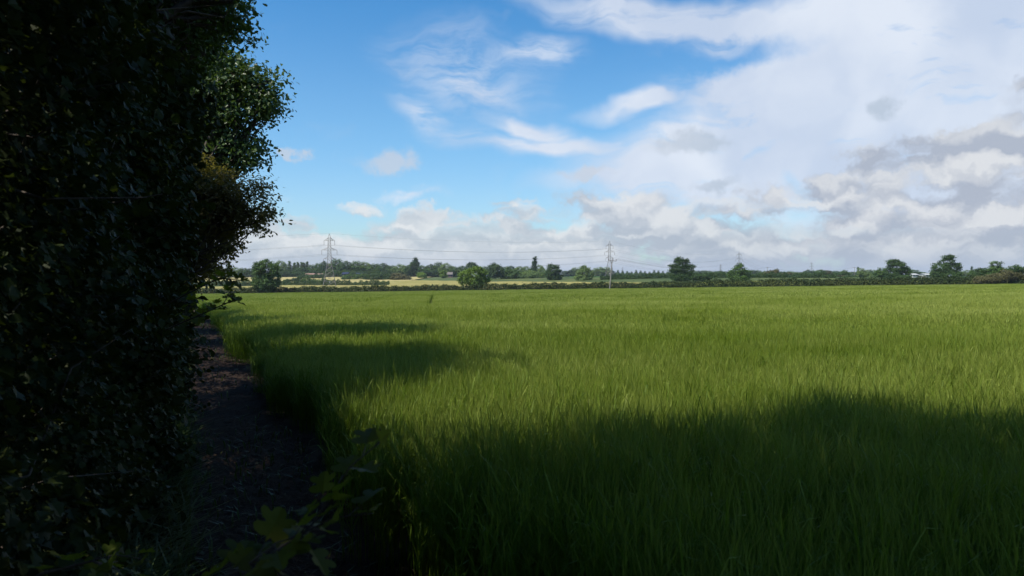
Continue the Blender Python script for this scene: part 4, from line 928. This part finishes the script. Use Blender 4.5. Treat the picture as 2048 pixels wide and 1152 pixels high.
for i, (px, d, top, (rx, ry), lab, rz) in enumerate(PP):
    o = pole if i == 0 else copy_tree(pole); x = at(px, d); zg = float(ground_z(x, d)); k = (zat(top, d) - zg) / 9.35
    o.location = (x, d, zg); o.rotation_euler = (rx, ry, rz); o.scale = (k, k, k); o['label'] = lab; o['group'] = 'wooden poles of the local line'
    R = Euler((rx, ry, rz)).to_matrix(); hp.append([Vector(o.location) + R @ Vector((xx * k, -.1 * k, zz * k)) for xx, zz in ((-1.1, 9.25), (0, 9.43), (1.1, 9.25))])
for i in range(2):
    for j, sn in enumerate(('left', 'centre', 'right')):
        wire(hp[i][j], hp[i + 1][j], 3.0, .013, '%s local wire %s' % (sn, ['from the leaning pole to the middle wooden pole', 'from the middle wooden pole to the right wooden pole'][i]), 'local line wires')

# ------------------------------------------------------------------ roofs and sheds peeping out of the trees
def house(px, d, wpx, eave, ridge, wall, roof, label, cat='house', name='house', win=3):
    x = at(px, d); zg = float(ground_z(x, d)); w = wpx * d / F; ez = zat(eave, d) - zg; rz_ = zat(ridge, d) - zg; dp = 7.0
    lo = 1.5 if cat == 'building' else 2.3; ez = max(ez, lo); rz_ = max(rz_, ez + .5)
    root = empty(name, (x, d, zg), label, cat); a = w / 2
    V = np.array([(-a, 0, -.3), (a, 0, -.3), (a, dp, -.3), (-a, dp, -.3), (-a, 0, ez), (a, 0, ez), (a, dp, ez), (-a, dp, ez), (-a, dp / 2, rz_), (a, dp / 2, rz_)], float)
    mesh_np('wall', V, [np.array([(0, 1, 5, 4), (1, 2, 6, 5), (2, 3, 7, 6), (3, 0, 4, 7)]), np.array([(4, 7, 8), (5, 9, 6)])], M[wall], root)
    e = .35; b = a + .25; t = .14; sl_ = (rz_ - ez) / (dp / 2)
    R = []
    for off in (0, t):
        R += [(-b, -e, ez - sl_ * e + off + .02), (b, -e, ez - sl_ * e + off + .02), (b, dp / 2, rz_ + off + .02), (-b, dp / 2, rz_ + off + .02), (b, dp + e, ez - sl_ * e + off + .02), (-b, dp + e, ez - sl_ * e + off + .02)]
    q = [(0, 1, 2, 3), (3, 2, 4, 5)]; q += [tuple(i + 6 for i in f) for f in q] + [(0, 6, 7, 1), (5, 4, 10, 11), (0, 3, 9, 6), (3, 5, 11, 9), (1, 7, 8, 2), (2, 8, 10, 4)]
    mesh_np('roof', np.array(R), np.array(q), M[roof], root)
    for k in range(win):
        xx = -a + w * (k + .5) / win; V = [];
        t_ = min(2.0, ez - .3); c = [(xx - .5, -.05, .8), (xx + .5, -.05, .8), (xx + .5, -.05, t_), (xx - .5, -.05, t_)]
        V = np.array(c + [(p[0], .02, p[2]) for p in c]); mesh_np('window', V, np.array([(0, 1, 2, 3), (0, 4, 5, 1), (3, 2, 6, 7), (1, 5, 6, 2), (0, 3, 7, 4)]), M['navy'], root)
    return root
house(619, 610, 17, 549, 547, 'brick', 'tile', 'long red tiled roof low among the trees left of the first pylon', win=4)
house(639, 606, 12, 549, 547.5, 'brick', 'tile', 'short reddish roof right next to the long red roof')
house(899, 590, 11, 549, 544.5, 'brick', 'slate', 'grey brown roof peeping out of the wood left of the spreading hedge tree')
house(690, 600, 12, 548, 545, 'navy', 'navy', 'dark blue shed under the wood right of the first pylon', 'shed', 'shed', 0)
house(718, 602, 12, 547.5, 546, 'navy', 'navy', 'second dark blue shed, further right and lower', 'shed', 'shed', 0)
house(1831, 400, 11, 554.5, 552.8, 'white', 'white', 'left white low building in the gap between the two big dark trees', 'building', 'building', 2)
house(1857, 400, 11, 554, 552.4, 'white', 'white', 'right white low building beside the domed dark tree', 'building', 'building', 2)

# ------------------------------------------------------------------ haze
def haze():
    m = bpy.data.materials.new('haze'); m.use_nodes = True; m.node_tree.nodes.clear(); g = G(m.node_tree)
    v = g.n('ShaderNodeVolumePrincipled', inp={'Color': rgb(.80, .88, 1.0), 'Density': HAZE, 'Anisotropy': .2})
    o = g.n('ShaderNodeOutputMaterial'); g.t.links.new(v.outputs[0], o.inputs['Volume'])
    x, y0, y1, z0, z1 = 4100, -1600, 4100, -12, 45
    V = np.array([(-x, y0, z0), (x, y0, z0), (x, y1, z0), (-x, y1, z0), (-x, y0, z1), (x, y0, z1), (x, y1, z1), (-x, y1, z1)], float)
    ob = mesh_np('haze', V, np.array([(3, 2, 1, 0), (4, 5, 6, 7), (0, 1, 5, 4), (1, 2, 6, 5), (2, 3, 7, 6), (3, 0, 4, 7)]), m)
    tag(ob, kind='stuff')
HAZE = 0.00010
haze()
